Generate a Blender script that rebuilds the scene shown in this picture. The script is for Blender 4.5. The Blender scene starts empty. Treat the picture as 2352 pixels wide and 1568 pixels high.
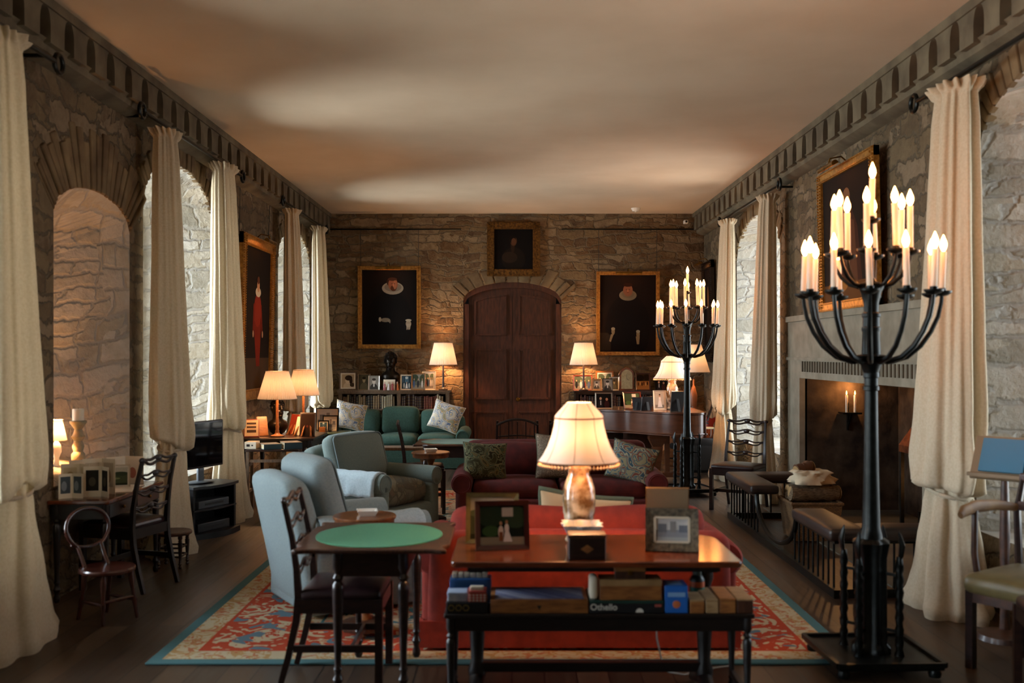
import bpy, bmesh, math, random
from mathutils import Vector, Matrix, Euler
R = random.Random(11)
PI = math.pi
sc = bpy.context.scene
COL = sc.collection
V = Vector

# ------------------------------------------------------------------ mesh builder
class MB:
    def __init__(s): s.v = []; s.f = []; s.m = []; s.mi = 0; s.T = Matrix()
    def add(s, vs, fs):
        b = len(s.v)
        s.v += [tuple(s.T @ V(p)) for p in vs]
        s.f += [tuple(b + i for i in f) for f in fs]; s.m += [s.mi] * len(fs)
        return s
    def box(s, c, d, rz=0.0, rot=None):
        x, y, z = d[0]/2, d[1]/2, d[2]/2
        m = rot.to_matrix() if rot else Matrix.Rotation(rz, 3, 'Z')
        vs = [V(c) + m @ V((i*x, j*y, k*z)) for i in (-1, 1) for j in (-1, 1) for k in (-1, 1)]
        return s.add(vs, [(0,1,3,2), (4,6,7,5), (0,4,5,1), (2,3,7,6), (0,2,6,4), (1,5,7,3)])
    def span(s, a, b):
        return s.box([(a[i]+b[i])/2 for i in range(3)], [abs(b[i]-a[i]) for i in range(3)])
    def bar(s, p, q, w, h=None, up=(0, 0, 1)):
        p, q = V(p), V(q); h = h or w; d = (q-p).normalized(); u = V(up)
        if abs(d.dot(u)) > .98: u = V((1, 0, 0))
        a = d.cross(u).normalized(); b = a.cross(d)
        vs = [e + a*i*w/2 + b*j*h/2 for e in (p, q) for i, j in ((-1,-1), (1,-1), (1,1), (-1,1))]
        return s.add(vs, [(3,2,1,0), (4,5,6,7), (0,1,5,4), (1,2,6,5), (2,3,7,6), (3,0,4,7)])
    def tube(s, pts, r, n=8, cap=True, flat=1.0, closed=False):
        pts = [V(p) for p in pts]; N = len(pts)
        rr = r if isinstance(r, (list, tuple)) else [r]*N
        if closed: t0 = (pts[1]-pts[-1]).normalized()
        else: t0 = (pts[1]-pts[0]).normalized()
        u = V((0,0,1)) if abs(t0.z) < .9 else V((0,1,0))
        a = (u - t0*u.dot(t0)).normalized(); vs = []
        for i in range(N):
            if closed: t = pts[(i+1) % N] - pts[i-1]
            else: t = pts[min(i+1, N-1)] - pts[max(i-1, 0)]
            t = t.normalized() if t.length > 1e-9 else t0
            a = (a - t*a.dot(t)).normalized(); b = t.cross(a)
            for k in range(n):
                g = 2*PI*(k+.5)/n
                vs.append(pts[i] + a*math.cos(g)*rr[i] + b*math.sin(g)*rr[i]*flat)
        fs = []
        for i in range(N if closed else N-1):
            for k in range(n):
                j = (i+1) % N
                fs.append((i*n+k, i*n+(k+1) % n, j*n+(k+1) % n, j*n+k))
        if cap and not closed:
            fs.append(tuple(range(n-1, -1, -1))); fs.append(tuple((N-1)*n+k for k in range(n)))
        return s.add(vs, fs)
    def cyl(s, p, q, r, r2=None, n=16):
        return s.tube([p, q], [r, r if r2 is None else r2], n)
    def lathe(s, prof, c=(0,0,0), n=24, fn=None, cap=True):
        vs = []
        for r, z in prof:
            for k in range(n):
                g = 2*PI*k/n; q = r*(fn(g, z) if fn else 1)
                vs.append((c[0]+q*math.cos(g), c[1]+q*math.sin(g), c[2]+z))
        fs = [(i*n+k, i*n+(k+1) % n, (i+1)*n+(k+1) % n, (i+1)*n+k) for i in range(len(prof)-1) for k in range(n)]
        if cap:
            fs.append(tuple(range(n-1, -1, -1))); fs.append(tuple((len(prof)-1)*n+k for k in range(n)))
        return s.add(vs, fs)
    def prism(s, poly, z0, z1, ax='z'):
        n = len(poly)
        def P(a, b, c): return {'z': (a, b, c), 'y': (a, c, b), 'x': (c, a, b)}[ax]
        vs = [P(a, b, z0) for a, b in poly] + [P(a, b, z1) for a, b in poly]
        return s.add(vs, [tuple(range(n-1, -1, -1)), tuple(range(n, 2*n))] + [(i, (i+1) % n, n+(i+1) % n, n+i) for i in range(n)])
    def ell(s, c, r, nu=16, nv=10):
        if not isinstance(r, (tuple, list)): r = (r, r, r)
        vs = [(c[0], c[1], c[2]-r[2])]; fs = []
        for i in range(1, nv):
            t = -PI/2 + PI*i/nv
            for k in range(nu):
                g = 2*PI*k/nu
                vs.append((c[0]+r[0]*math.cos(t)*math.cos(g), c[1]+r[1]*math.cos(t)*math.sin(g), c[2]+r[2]*math.sin(t)))
        vs.append((c[0], c[1], c[2]+r[2])); L = len(vs)-1
        for k in range(nu):
            fs.append((0, 1+(k+1) % nu, 1+k)); fs.append((L, L-nu+k, L-nu+(k+1) % nu))
        for i in range(nv-2):
            for k in range(nu):
                a = 1+i*nu; fs.append((a+k, a+(k+1) % nu, a+nu+(k+1) % nu, a+nu+k))
        return s.add(vs, fs)
    def rbox(s, c, d, r=.04, puff=(0,0,0), rot=None, fn=None, n=6):
        """rounded box with optional bulging faces"""
        h = [d[i]/2 for i in range(3)]; r = min([r]+h)
        m = rot.to_matrix() if rot else Matrix.Identity(3)
        ts = []
        for i in range(3):
            e = h[i]-r
            a = [-h[i], -h[i]+.13*r, -h[i]+.4*r] + [(-1+2*k/n)*e for k in range(n+1)] + [h[i]-.4*r, h[i]-.13*r, h[i]]
            ts.append(a)
        idx = {}; vs = []; fs = []
        def vid(p):
            key = tuple(round(x, 6) for x in p)
            if key not in idx:
                q = V(p); inn = V([max(-(h[i]-r), min(h[i]-r, q[i])) for i in range(3)]); dl = q-inn
                if dl.length > 1e-9: q = inn + dl.normalized()*r
                u = [q[i]/h[i] for i in range(3)]
                o = V(q)
                for i in range(3):
                    j, k = (i+1) % 3, (i+2) % 3
                    o[i] += puff[i]*u[i]*max(0, 1-u[j]**2)*max(0, 1-u[k]**2)
                if fn: o = V(fn(o, u))
                idx[key] = len(vs); vs.append(V(c) + m @ o)
            return idx[key]
        for i in range(3):
            j, k = (i+1) % 3, (i+2) % 3
            for sg in (-1, 1):
                for a in range(len(ts[j])-1):
                    for b in range(len(ts[k])-1):
                        q = []
                        for (aa, bb) in ((a, b), (a+1, b), (a+1, b+1), (a, b+1)):
                            p = [0, 0, 0]; p[i] = sg*h[i]; p[j] = ts[j][aa]; p[k] = ts[k][bb]; q.append(vid(p))
                        q = q if sg > 0 else q[::-1]
                        if len(set(q)) >= 3: fs.append(tuple(dict.fromkeys(q)))
        return s.add(vs, fs)
    def build(s, name, mats, parent=None, angle=42, smooth=True):
        me = bpy.data.meshes.new(name); me.from_pydata(s.v, [], s.f)
        if not isinstance(mats, (list, tuple)): mats = [mats]
        for m in mats: me.materials.append(m)
        if len(mats) > 1:
            for p, i in zip(me.polygons, s.m): p.material_index = i
        bm = bmesh.new(); bm.from_mesh(me); bmesh.ops.recalc_face_normals(bm, faces=bm.faces); bm.to_mesh(me); bm.free()
        if smooth:
            for p in me.polygons: p.use_smooth = True
            me.set_sharp_from_angle(angle=math.radians(angle))
        o = bpy.data.objects.new(name, me); COL.objects.link(o)
        if parent: o.parent = parent
        return o

def tag(o, label, cat, group=None):
    o['label'] = label; o['category'] = cat
    if group: o['group'] = group
    return o
def thing(name, label, cat, loc=(0,0,0), rz=0.0, group=None):
    o = bpy.data.objects.new(name, None); COL.objects.link(o); o.empty_display_size = .1
    o.location = loc; o.rotation_euler = (0, 0, rz)
    return tag(o, label, cat, group)
def struct(o, name=None):
    o['kind'] = 'structure'
    if name: o.name = name
    return o
def copy_tree(o, parent=None):
    c = o.copy(); COL.objects.link(c)
    if parent: c.parent = parent
    for ch in list(o.children): copy_tree(ch, c)
    return c
def dup(o, label, loc, rz=0.0, group=None):
    c = copy_tree(o); c.location = loc; c.rotation_euler = (0, 0, rz); c['label'] = label
    if group: c['group'] = group
    return c
def light(name, loc, power, col, r=.04, kind='POINT'):
    l = bpy.data.lights.new(name, kind); l.energy = power; l.color = col
    if kind == 'POINT': l.shadow_soft_size = r
    o = bpy.data.objects.new(name, l); COL.objects.link(o); o.location = loc
    return o

# ------------------------------------------------------------------ materials
def lin(h):
    if not isinstance(h, str): return tuple(h)
    h = h.lstrip('#'); c = [int(h[i:i+2], 16)/255 for i in (0, 2, 4)]
    return tuple(x/12.92 if x <= .04045 else ((x+.055)/1.055)**2.4 for x in c)
MC = {}
class NT:
    def __init__(s, name):
        s.m = bpy.data.materials.new(name); s.m.use_nodes = True; s.t = s.m.node_tree; s.n = s.t.nodes
        s.b = s.n['Principled BSDF']; s.o = s.n['Material Output']
    def new(s, ty, **kw):
        n = s.n.new(ty)
        for k, v in kw.items():
            if k.startswith('i_'): n.inputs[k[2:].replace('_', ' ')].default_value = v
            else: setattr(n, k, v)
        return n
    def ln(s, a, b): s.t.links.new(a, b)
    def math(s, op, a, b=None, c=None):
        n = s.n.new('ShaderNodeMath'); n.operation = op
        for i, x in enumerate((a, b, c)):
            if x is None: continue
            if isinstance(x, (int, float)): n.inputs[i].default_value = x
            else: s.ln(x, n.inputs[i])
        return n.outputs[0]
    def mix(s, f, a, b):
        n = s.n.new('ShaderNodeMix'); n.data_type = 'RGBA'
        for i, x in ((0, f), (6, a), (7, b)):
            if isinstance(x, (int, float)): n.inputs[i].default_value = x
            elif isinstance(x, tuple): n.inputs[i].default_value = (*x, 1) if len(x) == 3 else x
            else: s.ln(x, n.inputs[i])
        return n.outputs[2]
    def ramp(s, f, stops, interp='LINEAR'):
        n = s.n.new('ShaderNodeValToRGB'); r = n.color_ramp; r.interpolation = interp
        while len(r.elements) < len(stops): r.elements.new(.5)
        for e, (p, c) in zip(r.elements, stops): e.position = p; e.color = (*lin(c), 1)
        s.ln(f, n.inputs[0]); return n.outputs[0]
    def coords(s, scale=(1,1,1), kind='Object'):
        tc = s.n.new('ShaderNodeTexCoord'); mp = s.n.new('ShaderNodeMapping'); mp.inputs['Scale'].default_value = scale
        s.ln(tc.outputs[kind], mp.inputs[0]); return mp.outputs[0]
    def bump(s, h, strength=.4, dist=.02, prev=None):
        n = s.n.new('ShaderNodeBump'); n.inputs['Strength'].default_value = strength; n.inputs['Distance'].default_value = dist
        s.ln(h, n.inputs['Height'])
        if prev: s.ln(prev, n.inputs['Normal'])
        s.ln(n.outputs[0], s.b.inputs['Normal']); return n.outputs[0]
def mat(name, col, rough=.6, metal=0.0, col2=None, scale=8, stretch=(1,1,1), bump=0.0, bdist=.004, coat=0.0, sheen=0.0, trans=0.0, emit=None, es=0.0, spec=.5, lo=.35, hi=.65):
    if name in MC: return MC[name]
    t = NT(name); b = t.b
    b.inputs['Roughness'].default_value = rough; b.inputs['Metallic'].default_value = metal
    b.inputs['Coat Weight'].default_value = coat; b.inputs['Coat Roughness'].default_value = .12
    b.inputs['Sheen Weight'].default_value = sheen; b.inputs['Specular IOR Level'].default_value = spec
    b.inputs['Base Color'].default_value = (*lin(col), 1)
    if col2 or bump:
        nz = t.new('ShaderNodeTexNoise'); nz.inputs['Scale'].default_value = scale; nz.inputs['Detail'].default_value = 5
        t.ln(t.coords(stretch), nz.inputs['Vector'])
        if col2: t.ln(t.ramp(nz.outputs[0], [(lo, col), (hi, col2)]), b.inputs['Base Color'])
        if bump: t.bump(nz.outputs[0], bump, bdist)
    if trans:
        tr = t.new('ShaderNodeBsdfTranslucent'); tr.inputs[0].default_value = (*lin(col), 1)
        mx = t.new('ShaderNodeMixShader'); mx.inputs[0].default_value = trans
        t.ln(b.outputs[0], mx.inputs[1]); t.ln(tr.outputs[0], mx.inputs[2]); t.ln(mx.outputs[0], t.o.inputs[0])
    if emit:
        b.inputs['Emission Color'].default_value = (*lin(emit), 1); b.inputs['Emission Strength'].default_value = es
    MC[name] = t.m; return t.m
def paint(h): return mat('paint_'+h.lstrip('#'), h, .8, spec=.12)

def blocks(name, bw, bh, cols, mortar, warp=.05, ms=.02, bump=.8, squash=.6):
    """roughly squared, roughly coursed stone blocks with soft uneven joints"""
    t = NT(name); b = t.b
    tc = t.n.new('ShaderNodeTexCoord'); sp = t.n.new('ShaderNodeSeparateXYZ'); t.ln(tc.outputs['Object'], sp.inputs[0])
    u = t.math('ADD', sp.outputs[0], sp.outputs[1])
    cb = t.n.new('ShaderNodeCombineXYZ'); t.ln(u, cb.inputs[0]); t.ln(sp.outputs[2], cb.inputs[1])
    def wob(src, scale, amt, det=2):
        nz = t.new('ShaderNodeTexNoise', noise_dimensions='2D'); nz.inputs['Scale'].default_value = scale; nz.inputs['Detail'].default_value = det; t.ln(cb.outputs[0], nz.inputs['Vector'])
        vs = t.n.new('ShaderNodeVectorMath'); vs.operation = 'SUBTRACT'; t.ln(nz.outputs['Color'], vs.inputs[0]); vs.inputs[1].default_value = (.5, .5, .5)
        k = t.n.new('ShaderNodeVectorMath'); k.operation = 'MULTIPLY'; t.ln(vs.outputs[0], k.inputs[0]); k.inputs[1].default_value = (amt[0], amt[1], 0)
        ad = t.n.new('ShaderNodeVectorMath'); t.ln(src, ad.inputs[0]); t.ln(k.outputs[0], ad.inputs[1]); return ad.outputs[0]
    v = wob(cb.outputs[0], .9, (bw*1.6, bh*1.3), 1); v = wob(v, 4.5, (warp*1.6, warp*1.1), 3); v = wob(v, 18, (warp*.35, warp*.35), 2)
    br = t.new('ShaderNodeTexBrick'); br.inputs['Scale'].default_value = 1; br.inputs['Brick Width'].default_value = bw; br.inputs['Row Height'].default_value = bh
    br.inputs['Mortar Size'].default_value = ms; br.inputs['Mortar Smooth'].default_value = .8; br.inputs['Color1'].default_value = (0,0,0,1); br.inputs['Color2'].default_value = (1,1,1,1); br.inputs['Mortar'].default_value = (.5,.5,.5,1)
    br.offset = .43; br.offset_frequency = 2; br.squash = squash; br.squash_frequency = 3; t.ln(v, br.inputs['Vector'])
    b2 = t.new('ShaderNodeTexBrick'); b2.inputs['Scale'].default_value = 1; b2.inputs['Brick Width'].default_value = bw*.58; b2.inputs['Row Height'].default_value = bh*.56
    b2.inputs['Mortar Size'].default_value = ms*.8; b2.inputs['Mortar Smooth'].default_value = .8; b2.inputs['Color1'].default_value = (0,0,0,1); b2.inputs['Color2'].default_value = (1,1,1,1); b2.inputs['Mortar'].default_value = (.5,.5,.5,1)
    b2.offset = .37; b2.offset_frequency = 2; b2.squash = 1.5; b2.squash_frequency = 2; t.ln(v, b2.inputs['Vector'])
    pn = t.new('ShaderNodeTexNoise', noise_dimensions='2D'); pn.inputs['Scale'].default_value = 1.7; pn.inputs['Detail'].default_value = 2; t.ln(v, pn.inputs['Vector']); pick = t.math('GREATER_THAN', pn.outputs[0], .53)
    bcol = t.mix(pick, br.outputs['Color'], b2.outputs['Color']); bfac = t.math('ADD', t.math('MULTIPLY', br.outputs['Fac'], t.math('SUBTRACT', 1.0, pick)), t.math('MULTIPLY', b2.outputs['Fac'], pick))
    sb = t.n.new('ShaderNodeSeparateColor'); t.ln(bcol, sb.inputs[0])
    fine = t.new('ShaderNodeTexNoise'); fine.inputs['Scale'].default_value = 20; fine.inputs['Detail'].default_value = 6; fine.inputs['Roughness'].default_value = .65; t.ln(tc.outputs['Object'], fine.inputs['Vector'])
    big = t.new('ShaderNodeTexNoise'); big.inputs['Scale'].default_value = 5; big.inputs['Detail'].default_value = 3; t.ln(tc.outputs['Object'], big.inputs['Vector'])
    cv = t.math('ADD', t.math('MULTIPLY', sb.outputs[0], .55), t.math('ADD', t.math('MULTIPLY', big.outputs[0], .30), t.math('MULTIPLY', fine.outputs[0], .15)))
    k = len(cols); st = t.ramp(cv, [(.12+.76*(i+.4)/k, c) for i, c in enumerate(cols)])
    jf = t.math('MULTIPLY', bfac, t.math('ADD', .55, t.math('MULTIPLY', big.outputs[0], .8))); jf.node.use_clamp = True
    t.ln(t.mix(jf, st, lin(mortar)), b.inputs['Base Color']); b.inputs['Roughness'].default_value = .92; b.inputs['Specular IOR Level'].default_value = .2
    h = t.math('ADD', t.math('SUBTRACT', 1.0, bfac), t.math('ADD', t.math('MULTIPLY', fine.outputs[0], .7), t.math('MULTIPLY', big.outputs[0], .8)))
    t.bump(h, bump, .05); MC[name] = t.m; return t.m
def stone(name, su, sv, cols, mortar, warp=.12, mw=.06, bump=.9, rnd=.9):
    """rubble masonry: irregular flattened cells with mortar; u runs along the wall, v is height"""
    t = NT(name); b = t.b
    tc = t.n.new('ShaderNodeTexCoord'); sp = t.n.new('ShaderNodeSeparateXYZ'); t.ln(tc.outputs['Object'], sp.inputs[0])
    u = t.math('ADD', sp.outputs[0], sp.outputs[1])
    cb = t.n.new('ShaderNodeCombineXYZ'); t.ln(u, cb.inputs[0]); t.ln(sp.outputs[2], cb.inputs[1])
    nz = t.new('ShaderNodeTexNoise', noise_dimensions='2D'); nz.inputs['Scale'].default_value = 3.2; nz.inputs['Detail'].default_value = 3; t.ln(cb.outputs[0], nz.inputs['Vector'])
    vs = t.n.new('ShaderNodeVectorMath'); vs.operation = 'SUBTRACT'; t.ln(nz.outputs['Color'], vs.inputs[0]); vs.inputs[1].default_value = (.5, .5, .5)
    sc_ = t.n.new('ShaderNodeVectorMath'); sc_.operation = 'SCALE'; t.ln(vs.outputs[0], sc_.inputs[0]); sc_.inputs['Scale'].default_value = warp*2
    ad = t.n.new('ShaderNodeVectorMath'); t.ln(cb.outputs[0], ad.inputs[0]); t.ln(sc_.outputs[0], ad.inputs[1])
    def vor(k, feat):
        mp = t.n.new('ShaderNodeMapping'); mp.inputs['Scale'].default_value = (su*k, sv*k, 1); t.ln(ad.outputs[0], mp.inputs[0])
        vn = t.new('ShaderNodeTexVoronoi', voronoi_dimensions='2D', feature=feat); vn.inputs['Scale'].default_value = 1; vn.inputs['Randomness'].default_value = rnd
        t.ln(mp.outputs[0], vn.inputs['Vector']); return vn
    e1 = vor(1, 'DISTANCE_TO_EDGE'); c1 = vor(1, 'F1'); e2 = vor(2.1, 'DISTANCE_TO_EDGE'); c2 = vor(2.1, 'F1')
    # some big cells are broken up into small stones
    sx = t.n.new('ShaderNodeSeparateXYZ'); t.ln(c1.outputs['Color'], sx.inputs[0])
    pick = t.math('GREATER_THAN', sx.outputs[2], .62)
    d2 = t.math('MULTIPLY', e2.outputs['Distance'], .5)
    dm = t.math('MINIMUM', e1.outputs['Distance'], d2)
    dist = t.math('ADD', t.math('MULTIPLY', dm, pick), t.math('MULTIPLY', e1.outputs['Distance'], t.math('SUBTRACT', 1.0, pick)))
    fine = t.new('ShaderNodeTexNoise'); fine.inputs['Scale'].default_value = 22; fine.inputs['Detail'].default_value = 6; fine.inputs['Roughness'].default_value = .65
    t.ln(tc.outputs['Object'], fine.inputs['Vector'])
    dj = t.math('ADD', dist, t.math('MULTIPLY', t.math('SUBTRACT', fine.outputs[0], .5), mw*1.3))
    mr = t.n.new('ShaderNodeMapRange'); mr.interpolation_type = 'SMOOTHSTEP'; t.ln(dj, mr.inputs[0]); mr.inputs[1].default_value = mw*.55; mr.inputs[2].default_value = mw*1.5
    s2 = t.n.new('ShaderNodeSeparateXYZ'); t.ln(c2.outputs['Color'], s2.inputs[0])
    cid = t.math('ADD', t.math('MULTIPLY', s2.outputs[0], pick), t.math('MULTIPLY', sx.outputs[0], t.math('SUBTRACT', 1.0, pick)))
    cv = t.math('ADD', t.math('MULTIPLY', cid, .75), t.math('MULTIPLY', fine.outputs[0], .25))
    k = len(cols); st = t.ramp(cv, [((i+.4)/k, c) for i, c in enumerate(cols)])
    t.ln(t.mix(mr.outputs[0], lin(mortar), st), b.inputs['Base Color'])
    b.inputs['Roughness'].default_value = .92; b.inputs['Specular IOR Level'].default_value = .2
    hgt = t.math('ADD', t.math('MULTIPLY', mr.outputs[0], t.math('ADD', .6, t.math('MULTIPLY', sx.outputs[1], .5))), t.math('MULTIPLY', fine.outputs[0], .7))
    t.bump(hgt, bump, .05)
    MC[name] = t.m; return t.m

W = {}
W['dark'] = mat('dark_mahogany', '#2a1610', .33, col2='#160a07', scale=5, stretch=(3, 3, 12), coat=.25)
W['black'] = mat('ebonised_wood', '#170e0b', .4, col2='#0c0706', scale=5, stretch=(3, 3, 12))
W['mid'] = mat('brown_wood', '#4a2a1a', .42, col2='#2e180e', scale=6, stretch=(12, 3, 3), coat=.15)
W['red'] = mat('polished_mahogany', '#6a2f16', .16, col2='#48200f', scale=4, stretch=(2, 12, 6), coat=.45)
W['oak'] = mat('weathered_oak', '#6a523a', .6, col2='#4c3a28', scale=6, stretch=(10, 3, 3))
W['light'] = mat('honey_wood', '#96602f', .45, col2='#744420', scale=7, stretch=(2, 8, 8))
W['pine'] = mat('pale_box_wood', '#a5855f', .5, col2='#866640', scale=7, stretch=(2, 8, 8))
W['door'] = mat('old_door_oak', '#4d291a', .42, col2='#331a10', scale=4, stretch=(9, 4, 1.5), bump=.15)
IRON = mat('black_iron', '#10120f', .36, .7, col2='#1a1c1a', scale=30, bump=.1, bdist=.002)
BLACK = mat('black_plastic', '#0c0c0d', .4)
BRASS = mat('old_brass', '#8f6a2c', .35, .9, col2='#5a4019', scale=14)
GOLD = mat('gilt_moulding', '#bd8a3e', .38, .45, col2='#8a5c22', scale=30, bump=.25, bdist=.004)
GOLDD = mat('dull_gilt', '#7d561f', .5, .6, col2='#452b0e', scale=30, bump=.5, bdist=.006)
LEATHER = mat('oxblood_leather', '#2e1718', .36, col2='#1d0e10', scale=10, bump=.15)
LEATHB = mat('brown_black_leather', '#2c1b14', .45, col2='#120c0a', scale=9, bump=.12)
FELT = mat('green_baize', '#2f8259', .95, col2='#287650', scale=120, sheen=.05)
FELT2 = mat('dark_green_baize', '#256f54', .95, col2='#1f664b', scale=120, sheen=.2)
LINEN = mat('cream_linen', '#cdbfa6', .9, col2='#bfae92', scale=60, bump=.12, bdist=.002, trans=.28)
BLUEGREY = mat('blue_grey_upholstery', '#8b9898', .92, col2='#808e90', scale=90, bump=.1, bdist=.002, sheen=.1)
BLUEGREY2 = mat('grey_green_upholstery', '#69766f', .92, col2='#5f6d68', scale=90, bump=.1, bdist=.002, sheen=.1)
CLOTH = mat('pale_blue_cloth', '#aebdc2', .95, col2='#9fb0b6', scale=70, bump=.25, bdist=.004)
GREEN = mat('green_upholstery', '#325043', .92, col2='#29443a', scale=40, bump=.1, bdist=.003)
RED = mat('coral_red_velvet', '#862717', .88, col2='#741d11', scale=14, bump=.08)
WINE = mat('dark_wine_velvet', '#57120f', .9, col2='#430c0a', scale=12, bump=.1)
WHITE = mat('white_china', '#e4e0d6', .25)
CREAM = mat('cream_card', '#d9ccb4', .7)
WAX = mat('ivory_candle_sleeve', '#efe2cf', .5, trans=.35)
BULB = mat('glowing_candle_bulb', '#ffd9a0', .3, emit='#ff9c4c', es=52.0)
FLAME = mat('candle_flame', '#ffb050', .3, emit='#ff9a3c', es=30.0)
WARM = (1.0, .53, .235)
SHADE = mat('pleated_cream_shade', '#f2e2d2', .9, trans=.055)
SHADE2 = mat('cream_silk_shade', '#f2decb', .9, trans=.055)
BRONZE = mat('dark_bronze', '#17130f', .32, .75, col2='#241c14', scale=14, bump=.25, bdist=.01)
# ------------------------------------------------------------------ the room shell
XW, YF, HC, YB = 3.15, 16.33, 3.98, -2.5
ST_SIDE = blocks('side_wall_stone', .44, .19, ['#4d4032', '#665641', '#74634b', '#5f4f3c', '#82705a', '#6b5a46'], '#5a5041', warp=.15, ms=.020, bump=.65)
ST_FAR = blocks('end_wall_stone', .40, .145, ['#4a3725', '#6a543d', '#7d6749', '#63492f', '#8f7a5d', '#75604a'], '#6d5f4b', warp=.09, ms=.018, bump=.6)
ST_JAMB = blocks('pale_jamb_stone', .42, .20, ['#8f897d', '#a8a297', '#b8b2a8', '#a59c8c', '#c2bdb3'], '#a09c95', warp=.07, ms=.026, bump=.55)
ST_ARCH = mat('arch_stone', '#7d694d', .92, col2='#594733', scale=3.5, bump=.7, bdist=.03, spec=.2)
ST_SMOOTH = mat('dressed_limestone', '#8a8271', .85, col2='#766d5d', scale=5, bump=.15, spec=.2)
ST_SOOT = mat('sooty_hearth_stone', '#4a3b2d', .95, col2='#2a2019', scale=5, bump=.8, bdist=.03, spec=.15)

def sheet(mb, fn, u0, u1, h, ops, mats_mi=0):
    """a wall with arched openings cut right through it and their reveals"""
    cur = u0
    def q(pts): mb.add([fn(*p) for p in pts], [(0, 1, 2, 3)])
    def strip(a, b):
        n = max(1, int((b-a)/1.2))
        for i in range(n):
            x, y = a+(b-a)*i/n, a+(b-a)*(i+1)/n
            q([(x, 0, 0), (y, 0, 0), (y, h, 0), (x, h, 0)])
    for o in ops:
        strip(cur, o['a']); a, b, z0, zs, zc, D, sp = o['a'], o['b'], o['z0'], o['zs'], o['zc'], o['d'], o.get('sp', .12)
        n = 24 if zc > zs else 1; m = (a+b)/2; hw = (b-a)/2
        P = []
        for i in range(n+1):
            x = a+(b-a)*i/n; t = (x-m)/hw
            z = zs+(zc-zs)*math.sqrt(max(0, 1-t*t)) if zc > zs else zs
            P.append((x, z))
        def O(x, z): return (m+(x-m)*(hw-sp)/hw, (z-(sp*.6 if z > z0+.01 else -sp*.3)) if sp else z)
        for i in range(n):
            (x0, y0), (x1, y1) = P[i], P[i+1]
            q([(x0, y0, 0), (x1, y1, 0), (x1, h, 0), (x0, h, 0)])
            if z0 > 0: q([(x0, 0, 0), (x1, 0, 0), (x1, z0, 0), (x0, z0, 0)])
            mb.mi = o.get('mi', 1)
            A, B = O(x0, y0), O(x1, y1)
            q([(x0, y0, 0), (x1, y1, 0), (*B, D), (*A, D)])
            A, B = O(x0, z0), O(x1, z0)
            q([(x0, z0, 0), (x1, z0, 0), (*B, D), (*A, D)])
            mb.mi = 0
        for x, s in ((a, 1), (b, -1)):
            A, B = O(x, z0), O(x, zs)
            mb.mi = o.get('mi', 1); q([(x, z0, 0), (x, zs, 0), (*B, D), (*A, D)]); mb.mi = 0
        o['out'] = [O(x, z) for x, z in P]; o['o0'] = O(a, z0)
        cur = b
    strip(cur, u1)
def WIN(a, b, z0=.5, zs=2.98, zc=3.47, d=.8, **k): return dict(a=a, b=b, z0=z0, zs=zs, zc=zc, d=d, win=True, **k)
NICHE = WIN(6.84, 8.2, .78, 2.68, 2.92, .72, sp=.54)
LEFT = [WIN(.1, 2.1), WIN(4.2, 6.3), NICHE, WIN(8.5, 10.5), WIN(13.4, 15.5)]  # first window is out of view, added to brighten the foreground
FIRE = dict(a=7.5, b=10.7, z0=0, zs=1.43, zc=1.43, d=1.0, sp=0, mi=2)
RIGHT = [WIN(4.7, 6.75), FIRE, WIN(11.7, 13.95)]
fL = lambda u, z, w: (-(XW+w), u, z)
fR = lambda u, z, w: (XW+w, u, z)
fF = lambda u, z, w: (u, YF+w, z)
DOOR = dict(a=-.80, b=.81, z0=0, zs=2.56, zc=2.86, d=.32, sp=0, mi=0)
mb = MB(); sheet(mb, fL, YB, YF, HC, LEFT); struct(mb.build('wall_left', [ST_SIDE, ST_JAMB], smooth=False))
mb = MB(); sheet(mb, fR, YB, YF, HC, RIGHT)
mb.mi = 2; D = XW+1.0
mb.add([(D, 7.5, 0), (D, 10.7, 0), (D, 10.7, 1.43), (D, 7.5, 1.43)], [(0,1,2,3)])
mb.add([(XW+.02, 10.695, 0), (D, 10.695, 0), (D, 10.695, 1.43), (XW+.02, 10.695, 1.43)], [(0,1,2,3)])
mb.add([(XW+.02, 7.505, 0), (D, 7.505, 0), (D, 7.505, 1.43), (XW+.02, 7.505, 1.43)], [(0,1,2,3)])
struct(mb.build('wall_right', [ST_SIDE, ST_JAMB, ST_SOOT], smooth=False))
mb = MB(); sheet(mb, fF, -XW, XW, HC, [DOOR]); struct(mb.build('wall_far', ST_FAR, smooth=False))
mb = MB(); mb.add([(-XW, YB, 0), (XW, YB, 0), (XW, YB, HC), (-XW, YB, HC)], [(0,1,2,3)]); struct(mb.build('wall_near', ST_FAR, smooth=False))
CEIL = mat('cream_ceiling_plaster', '#c9b7a0', .95, col2='#c2af98', scale=1.5, spec=.1)
mb = MB(); mb.span((-XW, YB, HC), (XW, YF, HC+.1)); struct(mb.build('ceiling', CEIL, smooth=False))

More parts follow.
